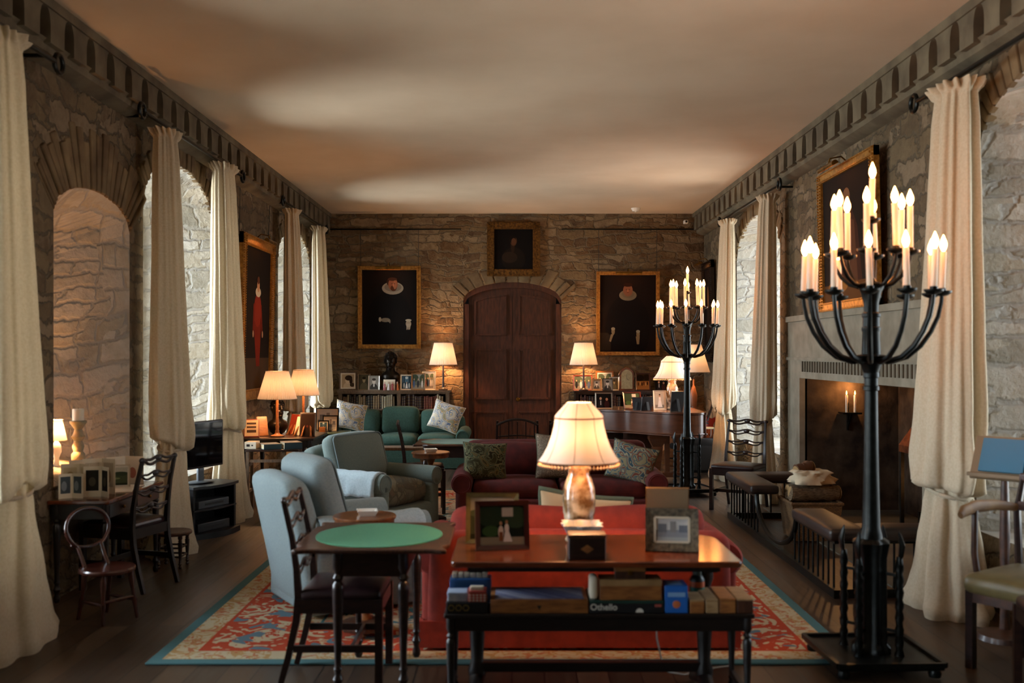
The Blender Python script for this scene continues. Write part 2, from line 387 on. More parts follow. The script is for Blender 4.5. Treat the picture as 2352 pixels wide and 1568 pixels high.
# floor of long dark boards
t = NT('floor_boards'); c = t.coords((1,1,1)); sp = t.n.new('ShaderNodeSeparateXYZ'); t.ln(c, sp.inputs[0])
cb = t.n.new('ShaderNodeCombineXYZ'); t.ln(sp.outputs[1], cb.inputs[0]); t.ln(sp.outputs[0], cb.inputs[1])
br = t.new('ShaderNodeTexBrick'); br.inputs['Scale'].default_value = 1; br.inputs['Brick Width'].default_value = 3.1; br.inputs['Row Height'].default_value = .17
br.inputs['Mortar Size'].default_value = .004; br.inputs['Color1'].default_value = (.2,.2,.2,1); br.inputs['Color2'].default_value = (.8,.8,.8,1); br.inputs['Mortar'].default_value = (0,0,0,1); br.offset = .37
t.ln(cb.outputs[0], br.inputs['Vector'])
gr = t.new('ShaderNodeTexNoise'); gr.inputs['Scale'].default_value = 2.2; gr.inputs['Detail'].default_value = 6; t.ln(t.coords((14, 1, 1)), gr.inputs['Vector'])
wr = t.new('ShaderNodeTexNoise'); wr.inputs['Scale'].default_value = .55; wr.inputs['Detail'].default_value = 3; t.ln(c, wr.inputs['Vector'])
sb = t.n.new('ShaderNodeSeparateColor'); t.ln(br.outputs[0], sb.inputs[0])
f = t.math('ADD', t.math('MULTIPLY', sb.outputs[0], .4), t.math('ADD', t.math('MULTIPLY', gr.outputs[0], .5), t.math('MULTIPLY', wr.outputs[0], .3)))
colr = t.ramp(f, [(.25, '#1c130c'), (.55, '#36271b'), (.8, '#53402e')])
t.ln(t.mix(br.outputs['Fac'], colr, lin('#0b0705')), t.b.inputs['Base Color'])
t.ln(t.math('ADD', .30, t.math('MULTIPLY', gr.outputs[0], .22)), t.b.inputs['Roughness'])
t.bump(t.math('SUBTRACT', t.math('MULTIPLY', gr.outputs[0], .25), br.outputs['Fac']), .35, .006)
mb = MB(); mb.span((-XW-1.1, YB, -.08), (XW+1.1, YF+.5, 0)); struct(mb.build('floor', t.m, smooth=False))

# arches of thin upright stones round the openings
def voussoirs(name, fn, o, n, ln, gap=.12, proud=.02, seed=3):
    r = random.Random(seed); mb = MB(); m = (o['a']+o['b'])/2; hw = (o['b']-o['a'])/2; e = .02
    for i in range(n):
        g0 = PI*(1-(i+gap/2)/n); g1 = PI*(1-(i+1-gap/2)/n); L = ln*(.8+.4*r.random()); p = proud*(.3+1.1*r.random()); rr = 1-.01*r.random()
        pts = []
        for g, k in ((g0, 0), (g1, 0), (g1, 1), (g0, 1)):
            x, z = m+hw*rr*math.cos(g), o['zs']+(o['zc']-o['zs'])*rr*math.sin(g)
            # normal of the ellipse, straightened towards vertical
            nx, nz = math.cos(g)*.62, max(.55, math.sin(g)); l = math.hypot(nx, nz)
            pts.append((x+nx/l*L*k, z+nz/l*L*k))
        w0 = .1
        mb.add([fn(x, z, -p) for x, z in pts]+[fn(x, z, w0) for x, z in pts], [(0,1,2,3), (0,1,5,4), (1,2,6,5), (2,3,7,6), (3,0,4,7)])
    ob = mb.build(name, ST_ARCH, smooth=False); bv = ob.modifiers.new('b', 'BEVEL'); bv.width = .012; bv.segments = 2
    struct(ob); return ob
k = 1
for fn, lst, sd in ((fL, LEFT[1:], 5), (fR, [RIGHT[0], RIGHT[2]], 9)):
    for o in lst:
        voussoirs('trim_%d' % k, fn, o, 26 if o is NICHE else 30, .42 if o is NICHE else .2, seed=sd+k); k += 1
voussoirs('trim_%d' % k, fF, DOOR, 13, .27, seed=40); k += 1

# stone cornice with a row of corbels under the ceiling, both long sides
CORN = mat('cornice_stone', '#6e6350', .9, col2='#544a3c', scale=4, bump=.3, bdist=.02, spec=.2)
for s, nm in ((-1, 'trim_left'), (1, 'trim_right')):
    mb = MB()
    def bx(x0, x1, y0, y1, z0, z1): mb.span((s*x0, y0, z0), (s*x1, y1, z1))
    bx(2.96, XW, YB, YF, 3.915, HC)
    bx(3.10, XW, YB, YF, 3.73, 3.93)
    prof = [(s*3.15, 3.62), (s*3.09, 3.63), (s*3.03, 3.66), (s*3.02, 3.71), (s*3.00, 3.73), (s*3.15, 3.75)]
    mb.prism(prof, YB, YF, 'y')
    y = 1.0
    while y < YF-.1:
        # each corbel: a block with rounded shoulders, leaving arch-topped gaps
        pr = []
        for i in range(7):
            g = PI/2*i/6; pr.append((y+.10+.05*(1-math.cos(g))*1.0, 3.80+.115*math.sin(g)))
        poly = [(y-.10, 3.70), (y+.10, 3.70)] + pr + [(2*y-a, b) for a, b in reversed(pr)]
        mb.prism(poly, s*2.975, s*3.12, 'x')
        y += .345
    struct(mb.build(nm, CORN, angle=30))

# windows: leaded frames with glass in the deep reveals, daylight beyond
t = NT('window_glass'); tr = t.new('ShaderNodeBsdfTransparent'); gl = t.new('ShaderNodeBsdfGlossy'); gl.inputs['Roughness'].default_value = .02
fr = t.n.new('ShaderNodeFresnel'); mx = t.n.new('ShaderNodeMixShader'); t.ln(fr.outputs[0], mx.inputs[0]); t.ln(tr.outputs[0], mx.inputs[1]); t.ln(gl.outputs[0], mx.inputs[2]); t.ln(mx.outputs[0], t.o.inputs[0])
GLASS = t.m
WFR = mat('painted_window_frame', '#b9b5a8', .6)
n = 1
for s, fn, lst in ((-1, fL, LEFT), (1, fR, RIGHT)):
    for o in lst:
        if 'win' not in o: continue
        D = o['d']; out = o['out']; z0 = o['o0'][1]; a, b = out[0][0], out[-1][0]
        poly = [(a, z0)]+out+[(b, z0)]
        mb = MB()
        mb.tube([fn(x, z, D-.03) for x, z in poly], .045, 4, closed=True)
        m = (a+b)/2; top = max(z for _, z in out)
        for q in (m,): mb.bar(fn(q, z0, D-.03), fn(q, top, D-.03), .05)
        for q in ((a+m)/2, (b+m)/2): mb.bar(fn(q, z0, D-.03), fn(q, o['zs'], D-.03), .025)
        z = z0+.45
        while z < o['zs']: mb.bar(fn(a, z, D-.03), fn(b, z, D-.03), .025); z += .45
        w = struct(mb.build('window_%d' % n, WFR, smooth=False))
        mb = MB(); mb.add([fn(x, z, D-.02) for x, z in poly], [tuple(range(len(poly)))]); mb.build('glass', GLASS, w, smooth=False)
        L = bpy.data.lights.new('daylight_portal', 'AREA'); L.shape = 'RECTANGLE'; L.size = b-a+.1; L.size_y = top-z0+.1
        L.cycles.is_portal = True
        lo = bpy.data.objects.new('daylight_portal', L); COL.objects.link(lo); lo.location = fn(m, (z0+top)/2, D+.02)
        lo.rotation_euler = (PI/2, 0, PI/2 if s > 0 else -PI/2)   # shines along its local -Z, into the room
        n += 1

# the arched double door
d = struct(thing('door_1', '', ''));
for kk in ('label', 'category'): del d[kk]
d.location = (0, YF, 0)
def arch_z(x, a, b, zs, zc):
    m = (a+b)/2; hw = (b-a)/2; return zs+(zc-zs)*math.sqrt(max(0, 1-((x-m)/hw)**2))
A, B = DOOR['a'], DOOR['b']
def door_poly(x0, x1, z0, dz=0.0, nn=14):
    pts = [(x0, z0), (x1, z0)]
    for i in range(nn+1):
        x = x1+(x0-x1)*i/nn; pts.append((x, arch_z(x, A, B, DOOR['zs'], DOOR['zc'])-dz))
    return pts
mb = MB()
for i in range(24):
    x0 = A+(B-A)*i/24; x1 = A+(B-A)*(i+1)/24
    zz = [arch_z(x, A, B, 2.56, 2.86) for x in (x0, x1)]
    mb.add([(x0, y, zz[0]-e) for e in (0, .09) for y in (.02, .14)]+[(x1, y, zz[1]-e) for e in (0, .09) for y in (.02, .14)], [(0,1,3,2), (4,6,7,5), (0,4,5,1), (2,3,7,6), (0,2,6,4), (1,5,7,3)])
for x0 in (A, B-.09): mb.span((x0, .02, 0), (x0+.09, .14, 2.5))
mb.build('door_frame', W['door'], d, angle=30)
for sx in (0, 1):
    x0, x1 = ((A+.085, 0) if sx == 0 else (.006, B-.085))
    mb = MB(); mb.prism(door_poly(x0, x1, .01, .085), .085, .14, 'y')
    lf = mb.build('door_leaf', W['door'], d, angle=25)
    # raised fielded panels with moulding
    mb = MB(); e = .13; a_, b_ = x0+e-.02, x1-e+.02
    for z0, z1 in ((.2, .72), (.95, 1.75), (2.0, None)):
        if z1: po = [(a_, z0), (b_, z0), (b_, z1), (a_, z1)]
        else: po = door_poly(a_, b_, z0, .21, 8)
        cx = sum(p[0] for p in po)/len(po); cz = (z0+(z1 or 2.5))/2
        mb.prism(po, .068, .086, 'y')
        q = [(cx+(x-cx)*.86, cz+(z-cz)*.9) for x, z in po]; mb.prism(q, .076, .0855, 'y')
        L = len(po)
        for i in range(L):
            p0, p1 = po[i], po[(i+1) % L]; mb.bar((p0[0], .066, p0[1]), (p1[0], .066, p1[1]), .04, .03)
    mb.build('door_panel', W['door'], lf, angle=25)
mb = MB(); mb.lathe([(.012, 0), (.012, .03), (.03, .035), (.034, .055), (.02, .07)], n=16)
kn = mb.build('door_knob', BRASS, d); kn.rotation_euler = (PI/2, 0, 0); kn.location = (.10, .085, .935)
mb = MB(); mb.span((A-.1, .33, 0), (B+.1, .36, 3.0)); struct(mb.build('trim_door', BLACK)).location = (0, YF, 0)

# fireplace surround: dressed stone slab with carved flutes
mb = MB()
x0 = XW-.06
mb.span((x0, 10.7, 0), (XW+.3, 11.15, 2.08)); mb.span((x0, 7.1, 0), (XW+.3, 7.5, 2.08)); mb.span((x0, 7.5, 1.43), (XW+.3, 10.7, 2.08))
mb.span((x0-.03, 7.1, 2.04), (XW, 11.15, 2.1))
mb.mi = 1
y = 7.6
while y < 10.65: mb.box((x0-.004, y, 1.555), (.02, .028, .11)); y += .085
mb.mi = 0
mb.span((x0-.02, 7.1, 1.62), (XW, 11.15, 1.65))
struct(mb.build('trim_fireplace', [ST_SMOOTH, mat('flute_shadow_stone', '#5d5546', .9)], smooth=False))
mb = MB(); mb.span((2.75, 7.2, 0), (XW+1.0, 10.9, .012)); struct(mb.build('trim_hearth', mat('hearth_slab', '#57503f', .75, col2='#433c30', scale=3, bump=.2)))

# ------------------------------------------------------------------ the rug
t = NT('oriental_rug'); RW, RL = 1.96, 3.45
c = t.coords(); sp = t.n.new('ShaderNodeSeparateXYZ'); t.ln(c, sp.inputs[0])
ex = t.math('SUBTRACT', RW, t.math('ABSOLUTE', sp.outputs[0])); ey = t.math('SUBTRACT', RL, t.math('ABSOLUTE', sp.outputs[1]))
ed = t.math('MINIMUM', ex, ey)
def noise(scale, detail=2, dist=0.0, off=0):
    nz = t.new('ShaderNodeTexNoise'); nz.inputs['Scale'].default_value = scale; nz.inputs['Detail'].default_value = detail; nz.inputs['Distortion'].default_value = dist
    mp = t.n.new('ShaderNodeMapping'); mp.inputs['Location'].default_value = (off, off, 0); t.ln(c, mp.inputs[0]); t.ln(mp.outputs[0], nz.inputs['Vector']); return nz.outputs[0]
def gt(a, b): return t.math('GREATER_THAN', a, b)
vo = t.new('ShaderNodeTexVoronoi'); vo.inputs['Scale'].default_value = 3.4; vo.inputs['Randomness'].default_value = .45; t.ln(c, vo.inputs['Vector'])
ring = t.math('SINE', t.math('MULTIPLY', vo.outputs['Distance'], 42))
n1 = noise(7, 2, 1.6); n2 = noise(11, 2, 1.2, 7); n3 = noise(5.5, 1, 1.0, 3)
cream, red, teal, gold, blue = lin('#b5a689'), lin('#a8452e'), lin('#4b6d70'), lin('#a88658'), lin('#5d7480')
vine = t.math('LESS_THAN', t.math('ABSOLUTE', t.math('SUBTRACT', n1, .5)), .035)
mred = t.mix(gt(t.math('ADD', n1, t.math('MULTIPLY', ring, .07)), .535), red, cream)
mred = t.mix(gt(n3, .635), mred, blue)
mcr = t.mix(gt(t.math('ADD', n2, t.math('MULTIPLY', ring, .05)), .58), cream, lin('#a8694a'))
mcr = t.mix(vine, mcr, gold)
fld = t.mix(gt(t.math('ADD', n1, t.math('MULTIPLY', ring, .08)), .56), lin('#b59a7d'), lin('#a85a40'))
fld = t.mix(gt(n3, .58), fld, lin('#3d6468')); fld = t.mix(vine, fld, cream)
col = t.mix(gt(ed, .07), teal, mcr); col = t.mix(gt(ed, .22), col, red); col = t.mix(gt(ed, .245), col, mred)
col = t.mix(gt(ed, .62), col, red); col = t.mix(gt(ed, .645), col, mcr); col = t.mix(gt(ed, .80), col, teal); col = t.mix(gt(ed, .82), col, fld)
t.ln(col, t.b.inputs['Base Color']); t.b.inputs['Roughness'].default_value = .97; t.b.inputs['Specular IOR Level'].default_value = .1
pile = noise(160, 2); t.bump(pile, .3, .004)
mb = MB(); mb.rbox((0, 0, .006), (RW*2, RL*2, .012), .005)
tag(mb.build('rug', t.m), 'large red, cream and teal patterned carpet spread over the dark floorboards', 'rug').location = (-.04, 5.42+RL, 0)

# ------------------------------------------------------------------ curtains and rods
def curtain(y, top, tie, wa, wb, side, seed, label, shift=0.0, flare=1.0, grp='cream linen curtains at the windows'):
    """gathered curtain: frilled head, deep pleats, bloused over a tie, skirt spilling onto the floor"""
    r = random.Random(seed); n = 168
    ph = [r.random()*6.28 for _ in range(8)]
    P = [(0, 1.75*flare, 1.35), (.05, 1.85*flare, 1.42), (.14, 1.62*flare, 1.25), (.4, 1.3*flare, 1.05), (tie-.2, .86, .82), (tie-.05, .66, .68), (tie-.035, .85, .9), (tie+.0, 1.16, 1.18), (tie+.12, 1.26, 1.22), (tie+.4, 1.22, 1.15), (tie+1.0, 1.08, 1.02), (top-.9, .92, .9), (top-.25, .80, .78), (top-.075, .74, .68), (top-.04, .84, .8), (top, .95, .9)]
    def prof(z):
        for i in range(len(P)-1):
            a, b = P[i], P[i+1]
            if a[0] <= z <= b[0]:
                u = (z-a[0])/max(1e-6, b[0]-a[0]); u = .5*u+.5*u*u*(3-2*u); return a[1]+(b[1]-a[1])*u, a[2]+(b[2]-a[2])*u
        return P[-1][1:]
    zs = [top, top-.015, top-.03, top-.045, top-.06, top-.075, top-.1, top-.15, top-.25]
    z = top-.4
    while z > tie+.46: zs.append(z); z -= .14
    zs += [tie+x for x in (.4, .33, .26, .2, .14, .09, .05, .02, 0, -.015, -.026, -.036, -.05, -.08, -.12, -.17, -.23)]
    z = tie-.3
    while z > .3: zs.append(z); z -= .08
    zs += [.26, .21, .16, .12, .085, .055, .03, .012, 0.001]
    def fold(x): return (math.sin(x)+.28*math.sin(2*x+.6))          # sharper valleys than a sine
    vs = []
    for z in zs:
        a, b = prof(z); up = max(0, min(1, (z-tie)/(top-tie)))
        sm = math.exp(-((z-tie)/.30)**2)
        for k in range(n):
            g = 2*PI*k/n
            m = .085*fold(7*g+ph[0]+.35*math.sin(z*1.7))+.055*fold(11*g+ph[1]+z*.35)+.02*math.sin(19*g+ph[2])
            if z < tie-.03: m = .12*fold(6*g+ph[3]+z*.9+.3*math.sin(z*5))+.07*math.sin(9*g+ph[4]-z*.8)+.03*math.sin(15*g+ph[1])
            if z > top-.065: m += .16*math.sin(17*g+ph[5]+z*40)*min(1, (z-top+.065)/.03)
            if abs(z-tie) < .45: m += sm*(.10*math.sin(3*g+ph[2]+z*6)+.07*math.sin(5*g+ph[6]-z*9))
            if z < .3: m += (.3-z)/.3*(.09*math.sin(5*g+ph[7])+.05*math.sin(11*g+ph[3]))
            off = shift*(1-up)*.16*(1 if z > tie-.03 else .6)
            droop = .10*sm*math.sin(g+ph[4])+.05*sm*math.sin(2*g+ph[6]) if z > tie-.034 else 0
            vs.append((b*wb*(1+m)*math.cos(g)-side*.05*(1-up), a*wa*(1+m)*math.sin(g)+off, max(.001, z-abs(droop)*.8+.02*sm)))
    fs = [(i*n+k, i*n+(k+1) % n, (i+1)*n+(k+1) % n, (i+1)*n+k) for i in range(len(zs)-1) for k in range(n)]
    fs.append(tuple(range(n)))
    th = thing('curtain', label, 'curtain', (side*2.93, y, 0), 0, grp)
    mb = MB(); mb.add(vs, fs); mb.build('drape', LINEN, th, angle=80)
    m2 = MB(); a, b = prof(tie-.05); so = shift*.16*.6
    m2.tube([(b*wb*1.16*math.cos(g)-side*.05, a*wa*1.16*math.sin(g)+so, tie-.07+.03*math.sin(g+ph[1])) for g in [2*PI*k/28 for k in range(28)]], .014, 6, closed=True); m2.build('tie_back', LINEN, th)
    return th
CT_ = 'beside the stone niche'
curtain(5.70, 3.53, .98, .22, .13, -1, 1, 'cream curtain nearest on the left, at the picture edge beside the stone niche', flare=1.1)
curtain(8.42, 3.57, .98, .20, .125, -1, 2, 'cream curtain between the stone niche and the television', flare=.85)
curtain(10.12, 3.60, .98, .26, .13, -1, 3, 'cream curtain between the television and the tall portrait of a figure in red', flare=.82)
curtain(13.25, 3.60, .98, .20, .12, -1, 4, 'cream curtain just beyond the tall portrait of a figure in red')
curtain(15.10, 3.60, .98, .26, .12, -1, 5, 'cream curtain in the far left corner beside the green sofa', flare=.6)
curtain(13.55, 3.50, .98, .23, .115, 1, 6, 'cream curtain behind the farther candelabra, by the guitars', flare=1.15)
curtain(11.42, 3.50, .98, .19, .115, 1, 7, 'cream curtain behind the ladder-back chair left of the fireplace', flare=.85)
curtain(6.58, 3.46, .86, .27, .155, 1, 8, 'warm-lit cream curtain nearest on the right, behind the nearer candelabra', flare=.78)
def rod(y0, y1, z, side, label):
    x = side*2.95; mb = MB()
    mb.cyl((0, y0-y0, 0), (0, y1-y0, 0), .017, n=10)
    th = thing('curtain_rod', label, 'curtain rod', (x, y0, z), 0, 'iron curtain rods')
    mb.build('pole', IRON, th)
    for e, sg in ((0, -1), (y1-y0, 1)):
        mb = MB(); mb.tube([(0, e+sg*(.06+.06*math.cos(g)), -.06*math.sin(g)+.0) for g in [2*PI*i/14 for i in range(14)]], .016, 8, closed=True)
        mb.build('finial', IRON, th)
    for e in (.12, y1-y0-.12):
        mb = MB(); mb.bar((0, e, 0), (-x+side*XW, e, 0), .022); mb.build('bracket', IRON, th)
rod(4.0, 6.42, 3.58, -1, 'black iron curtain rod nearest on the left, under the cornice')
rod(8.0, 10.85, 3.63, -1, 'black iron curtain rod over the window behind the television')
rod(12.9, 15.8, 3.66, -1, 'black iron curtain rod over the window beside the green sofa')
rod(11.05, 14.1, 3.56, 1, 'black iron curtain rod over the window left of the fireplace')
rod(4.4, 7.25, 3.53, 1, 'black iron curtain rod nearest on the right, under the cornice')
# ------------------------------------------------------------------ furniture
def turned(mb, x, y, z0, z1, r, n=14, flip=False):
    """turned leg with a square block on top, rings and a bulb foot"""
    h = z1-z0
    p = [(.55, 0), (.8, .02), (.8, .05), (.5, .08), (.62, .1), (.95, .13), (.62, .16), (.55, .18), (.8, .2), (.6, .22), (.62, .3), (.9, .6), (1.0, .74), (.95, .78), (.6, .8), (.98, .825), (.6, .85), (.75, .87), (.98, .89), (.98, 1.0)]
    mb.lathe([(r*a, h*b) for a, b in p], (x, y, z0), n)
def dining_chair(label, loc, rz, group=None, seat=LEATHER, H=.95, w=.46, d=.43, sh=.46, wood=None, wheel=False, pad=True):
    wood = wood or W['dark']; th = thing('dining_chair', label, 'chair', loc, rz, group)
    xb, xf = -d/2, d/2
    posts = []
    for s in (-1, 1):
        y = s*(w/2-.03)
        path = [(xb-.09, y, 0), (xb-.045, y, .16), (xb-.005, y, .34), (xb+.005, y, sh), (xb-.005, y, .6), (xb-.03, y*.97, .76), (xb-.075, y*.94, H)]
        mb = MB(); mb.tube(path, [.017, .019, .021, .022, .018, .016, .014], 4, flat=1.15); mb.build('leg', wood, th, angle=50)
        mb = MB(); mb.bar((xf-.02, s*(w/2-.022), 0), (xf-.02, s*(w/2-.022), sh-.01), .038); mb.build('leg', wood, th)
    mb = MB()
    for s in (-1, 1): mb.bar((xb, s*(w/2-.022), sh-.045), (xf-.02, s*(w/2-.022), sh-.045), .026, .07)
    mb.bar((xf-.02, -w/2+.03, sh-.045), (xf-.02, w/2-.03, sh-.045), .026, .07); mb.bar((xb, -w/2+.03, sh-.045), (xb, w/2-.03, sh-.045), .026, .07)
    mb.build('seat_frame', wood, th)
    mb = MB(); mb.rbox((.0, 0, sh+.005), (d-.02, w-.02, .055), .026, puff=(0, 0, .022)); mb.build('seat', seat, th)
    for s in (-1, 1):
        mb = MB(); mb.bar((xb-.02, s*(w/2-.025), .2), (xf-.02, s*(w/2-.025), .2), .018, .035); mb.build('stretcher', wood, th)
    mb = MB(); mb.bar((.06, -w/2+.03, .2), (.06, w/2-.03, .2), .018, .035); mb.build('stretcher', wood, th)
    hw = w/2-.03
    def xat(z): return xb-.005-.0*z-(max(0, z-.55)/.4)**1.4*.07
    if wheel:   # bowed rail over thin upright spindles
        mb = MB(); mb.tube([(xat(H)-.01, hw*.96*math.sin(u), H-.015+.03*math.cos(u*2)) for u in [-PI/2+PI*i/16 for i in range(17)]], .013, 8); mb.build('crest_rail', wood, th)
        mb = MB(); mb.tube([(xat(.8), hw*u, .83-.02*abs(u)) for u in [-1, -.6, -.2, .2, .6, 1]], .009, 6); mb.build('rung', wood, th)
        for i in range(-2, 3):
            mb = MB(); mb.bar((xb, hw*.42*i, sh), (xat(H-.05), hw*.40*i, H-.01), .01, .014); mb.build('spindle', wood, th)
        return th
    # wavy pierced rungs with a knot in the middle, carved crest
    for k, z in enumerate((sh+.13, sh+.25, sh+.365, H-.015)):
        mb = MB(); top = z > H-.1
        for e in (-1, 1):
            pts = []
            for i in range(25):
                u = -1+2*i/24
                pts.append((xat(z), hw*.97*u, z+.010*math.cos(u*PI*2)-.004+e*(.015*(1-u*u)**.5*(1 if abs(u) < .75 else .4)+.003)))
            mb.tube(pts, .0085 if not top else .011, 6, flat=.8)
        mb.ell((xat(z), 0, z+.006), (.012, .035, .022), 10, 6)
        if top:
            for s in (-1, 1): mb.ell((xat(z), s*hw*.95, z+.005), (.016, .03, .02), 10, 6)
        mb.build('crest_rail' if top else 'rung', wood, th)
    return th
CH = 'ladder-back dining chairs'
dining_chair('dark ladder-back chair with oxblood leather seat pushed under the nearer green-topped card table', (-.862, 5.20, .016), 0, CH)
dining_chair('dark ladder-back chair with leather seat at the farther green-topped card table', (-.93, 10.62, .016), .1, CH)
dining_chair('dark ladder-back chair with purple seat against the right curtain, left of the fireplace', (2.46, 10.83, 0), -2.15, CH, w=.5)
dining_chair('dark ladder-back chair drawn up to the writing desk under the stone niche', (-2.83, 7.28, 0), PI-.28, CH, wood=W['black'])
dining_chair('dark chair with purple seat cut by the bottom right corner of the picture', (2.66, 4.72, 0), PI-.25, CH)
WC = 'thin spindle-back chairs behind the wine-red sofa'
dining_chair('thin black spindle-back chair behind the wine-red sofa, in front of the arched door', (.05, 10.62, .016), PI/2+.02, WC, wood=W['black'], wheel=True, w=.5, H=.98, seat=LEATHB)
dining_chair('thin black spindle-back chair behind the wine-red sofa, mostly hidden by the glowing lamp shade', (.62, 10.66, .016), PI/2-.05, WC, wood=W['black'], wheel=True, w=.5, H=.98, seat=LEATHB)

def card_table(label, loc, rz, felt, W_=.76, D_=.80, lw=.32, ld=.66, H=.735):
    th = thing('card_table', label, 'table', loc, rz, None)
    # top with projecting rounded corners and concave sides
    def outline(s=1.0):
        pts = []
        for q in range(4):
            c, sn = [(1, 1), (-1, 1), (-1, -1), (1, -1)][q]
            seq = [(W_/2, D_/2-.16), (W_/2-.035, D_/2-.1), (W_/2-.01, D_/2-.03), (W_/2-.005, D_/2-.008), (W_/2-.03, D_/2), (W_/2-.1, D_/2-.02), (W_/2-.17, D_/2-.012)]
            if q % 2: seq = seq[::-1]
            pts += [(c*x*s, sn*y*s) for x, y in seq]
        return pts
    mb = MB(); mb.prism(outline(), H-.022, H); t_ = mb.build('table_top', W['mid'], th)
    bv = t_.modifiers.new('b', 'BEVEL'); bv.width = .006; bv.segments = 2
    mb = MB(); mb.lathe([(1, 0), (1, .004)], n=64); mb.v = [(x*W_*.43, y*D_*.43, z) for x, y, z in mb.v]
    o = mb.build('baize_inlay', felt, th); o.location = (0, 0, H-.001); o['label'] = 'oval of green baize'
    mb = MB()
    for s in (-1, 1): mb.span((s*lw/2-.012, -ld/2, H-.14), (s*lw/2+.012, ld/2, H-.022)); mb.span((-lw/2, s*ld/2-.012, H-.14), (lw/2, s*ld/2+.012, H-.022))
    mb.build('apron', W['dark'], th)
    for x in (-1, 1):
        for y in (-1, 1):
            mb = MB(); turned(mb, x*lw/2, y*ld/2, 0, H-.022, .028); mb.build('leg', W['dark'], th)
    return th
card_table('nearer card table with green baize oval and turned legs, beside the red sofa', (-.69, 5.19, .016), 0, FELT)
card_table('farther card table with dark green top, behind the wine-red sofa', (-.60, 10.65, .016), PI/2, FELT2, W_=.72, D_=.86, lw=.62, ld=.6)

def drum_table(label, loc, rz=0):
    th = thing('pedestal_table', label, 'table', loc, rz, 'round pedestal tables')
    H = .71
    mb = MB(); mb.lathe([(.17, H-.055), (.178, H-.05), (.178, H-.02), (.188, H-.018), (.19, H-.006), (.185, H)], n=40); mb.build('table_top', mat('amber_wood', '#7d4a26', .3, col2='#57301a', scale=5, stretch=(8, 2, 2), coat=.3), th)
    mb = MB(); mb.lathe([(.045, .09), (.03, .12), (.022, .2), (.028, .3), (.035, .36), (.024, .42), (.022, .58), (.05, H-.055)], n=20); mb.build('pedestal', W['light'], th)
    mb = MB(); mb.lathe([(.15, .035), (.155, .05), (.15, .07), (.06, .09)], n=8); mb.build('base', W['mid'], th)
    for k in range(3):
        g = .5+2*PI*k/3; mb = MB(); mb.ell((.12*math.cos(g), .12*math.sin(g), .018), (.03, .03, .018), 12, 8); mb.build('foot', W['mid'], th)
    return th
drum_table('small round pedestal table with an ashtray, between nearer card table and blue-grey armchair', (-.885, 5.98, .016))
drum_table('small round pedestal table with an ashtray, left of the wine-red sofa', (-.80, 9.80, .016))
def ashtray(label, x, y, s=1.0):
    th = MB(); th.mi = 0
    for a, z0, z1 in ((.052, 0, .012),):
        th.prism([(-.04, -.04), (.04, -.04), (.04, .04), (-.04, .04)], 0, .01)
    for k in range(4):
        g = PI/2*k; m = Matrix.Rotation(g, 4, 'Z'); th.T = m
        th.add([(.036, -.036, 0), (.036, .036, 0), (.055, .055, .035), (.055, -.055, .035), (.044, -.044, 0), (.044, .044, 0), (.062, .062, .035), (.062, -.062, .035)], [(0,1,2,3), (4,7,6,5), (3,2,6,7), (0,4,5,1), (0,3,7,4), (1,5,6,2)])
    o = th.build('ashtray', WHITE, smooth=False); o.location = (x, y, .722); o.rotation_euler = (0, 0, .2)
    tag(o, label, 'ashtray', 'square white ashtrays'); return o
ashtray('square white china ashtray on the nearer round pedestal table', -.87, 5.98)
ashtray('square white china ashtray on the farther round pedestal table, left of the wine-red sofa', -.80, 9.80)

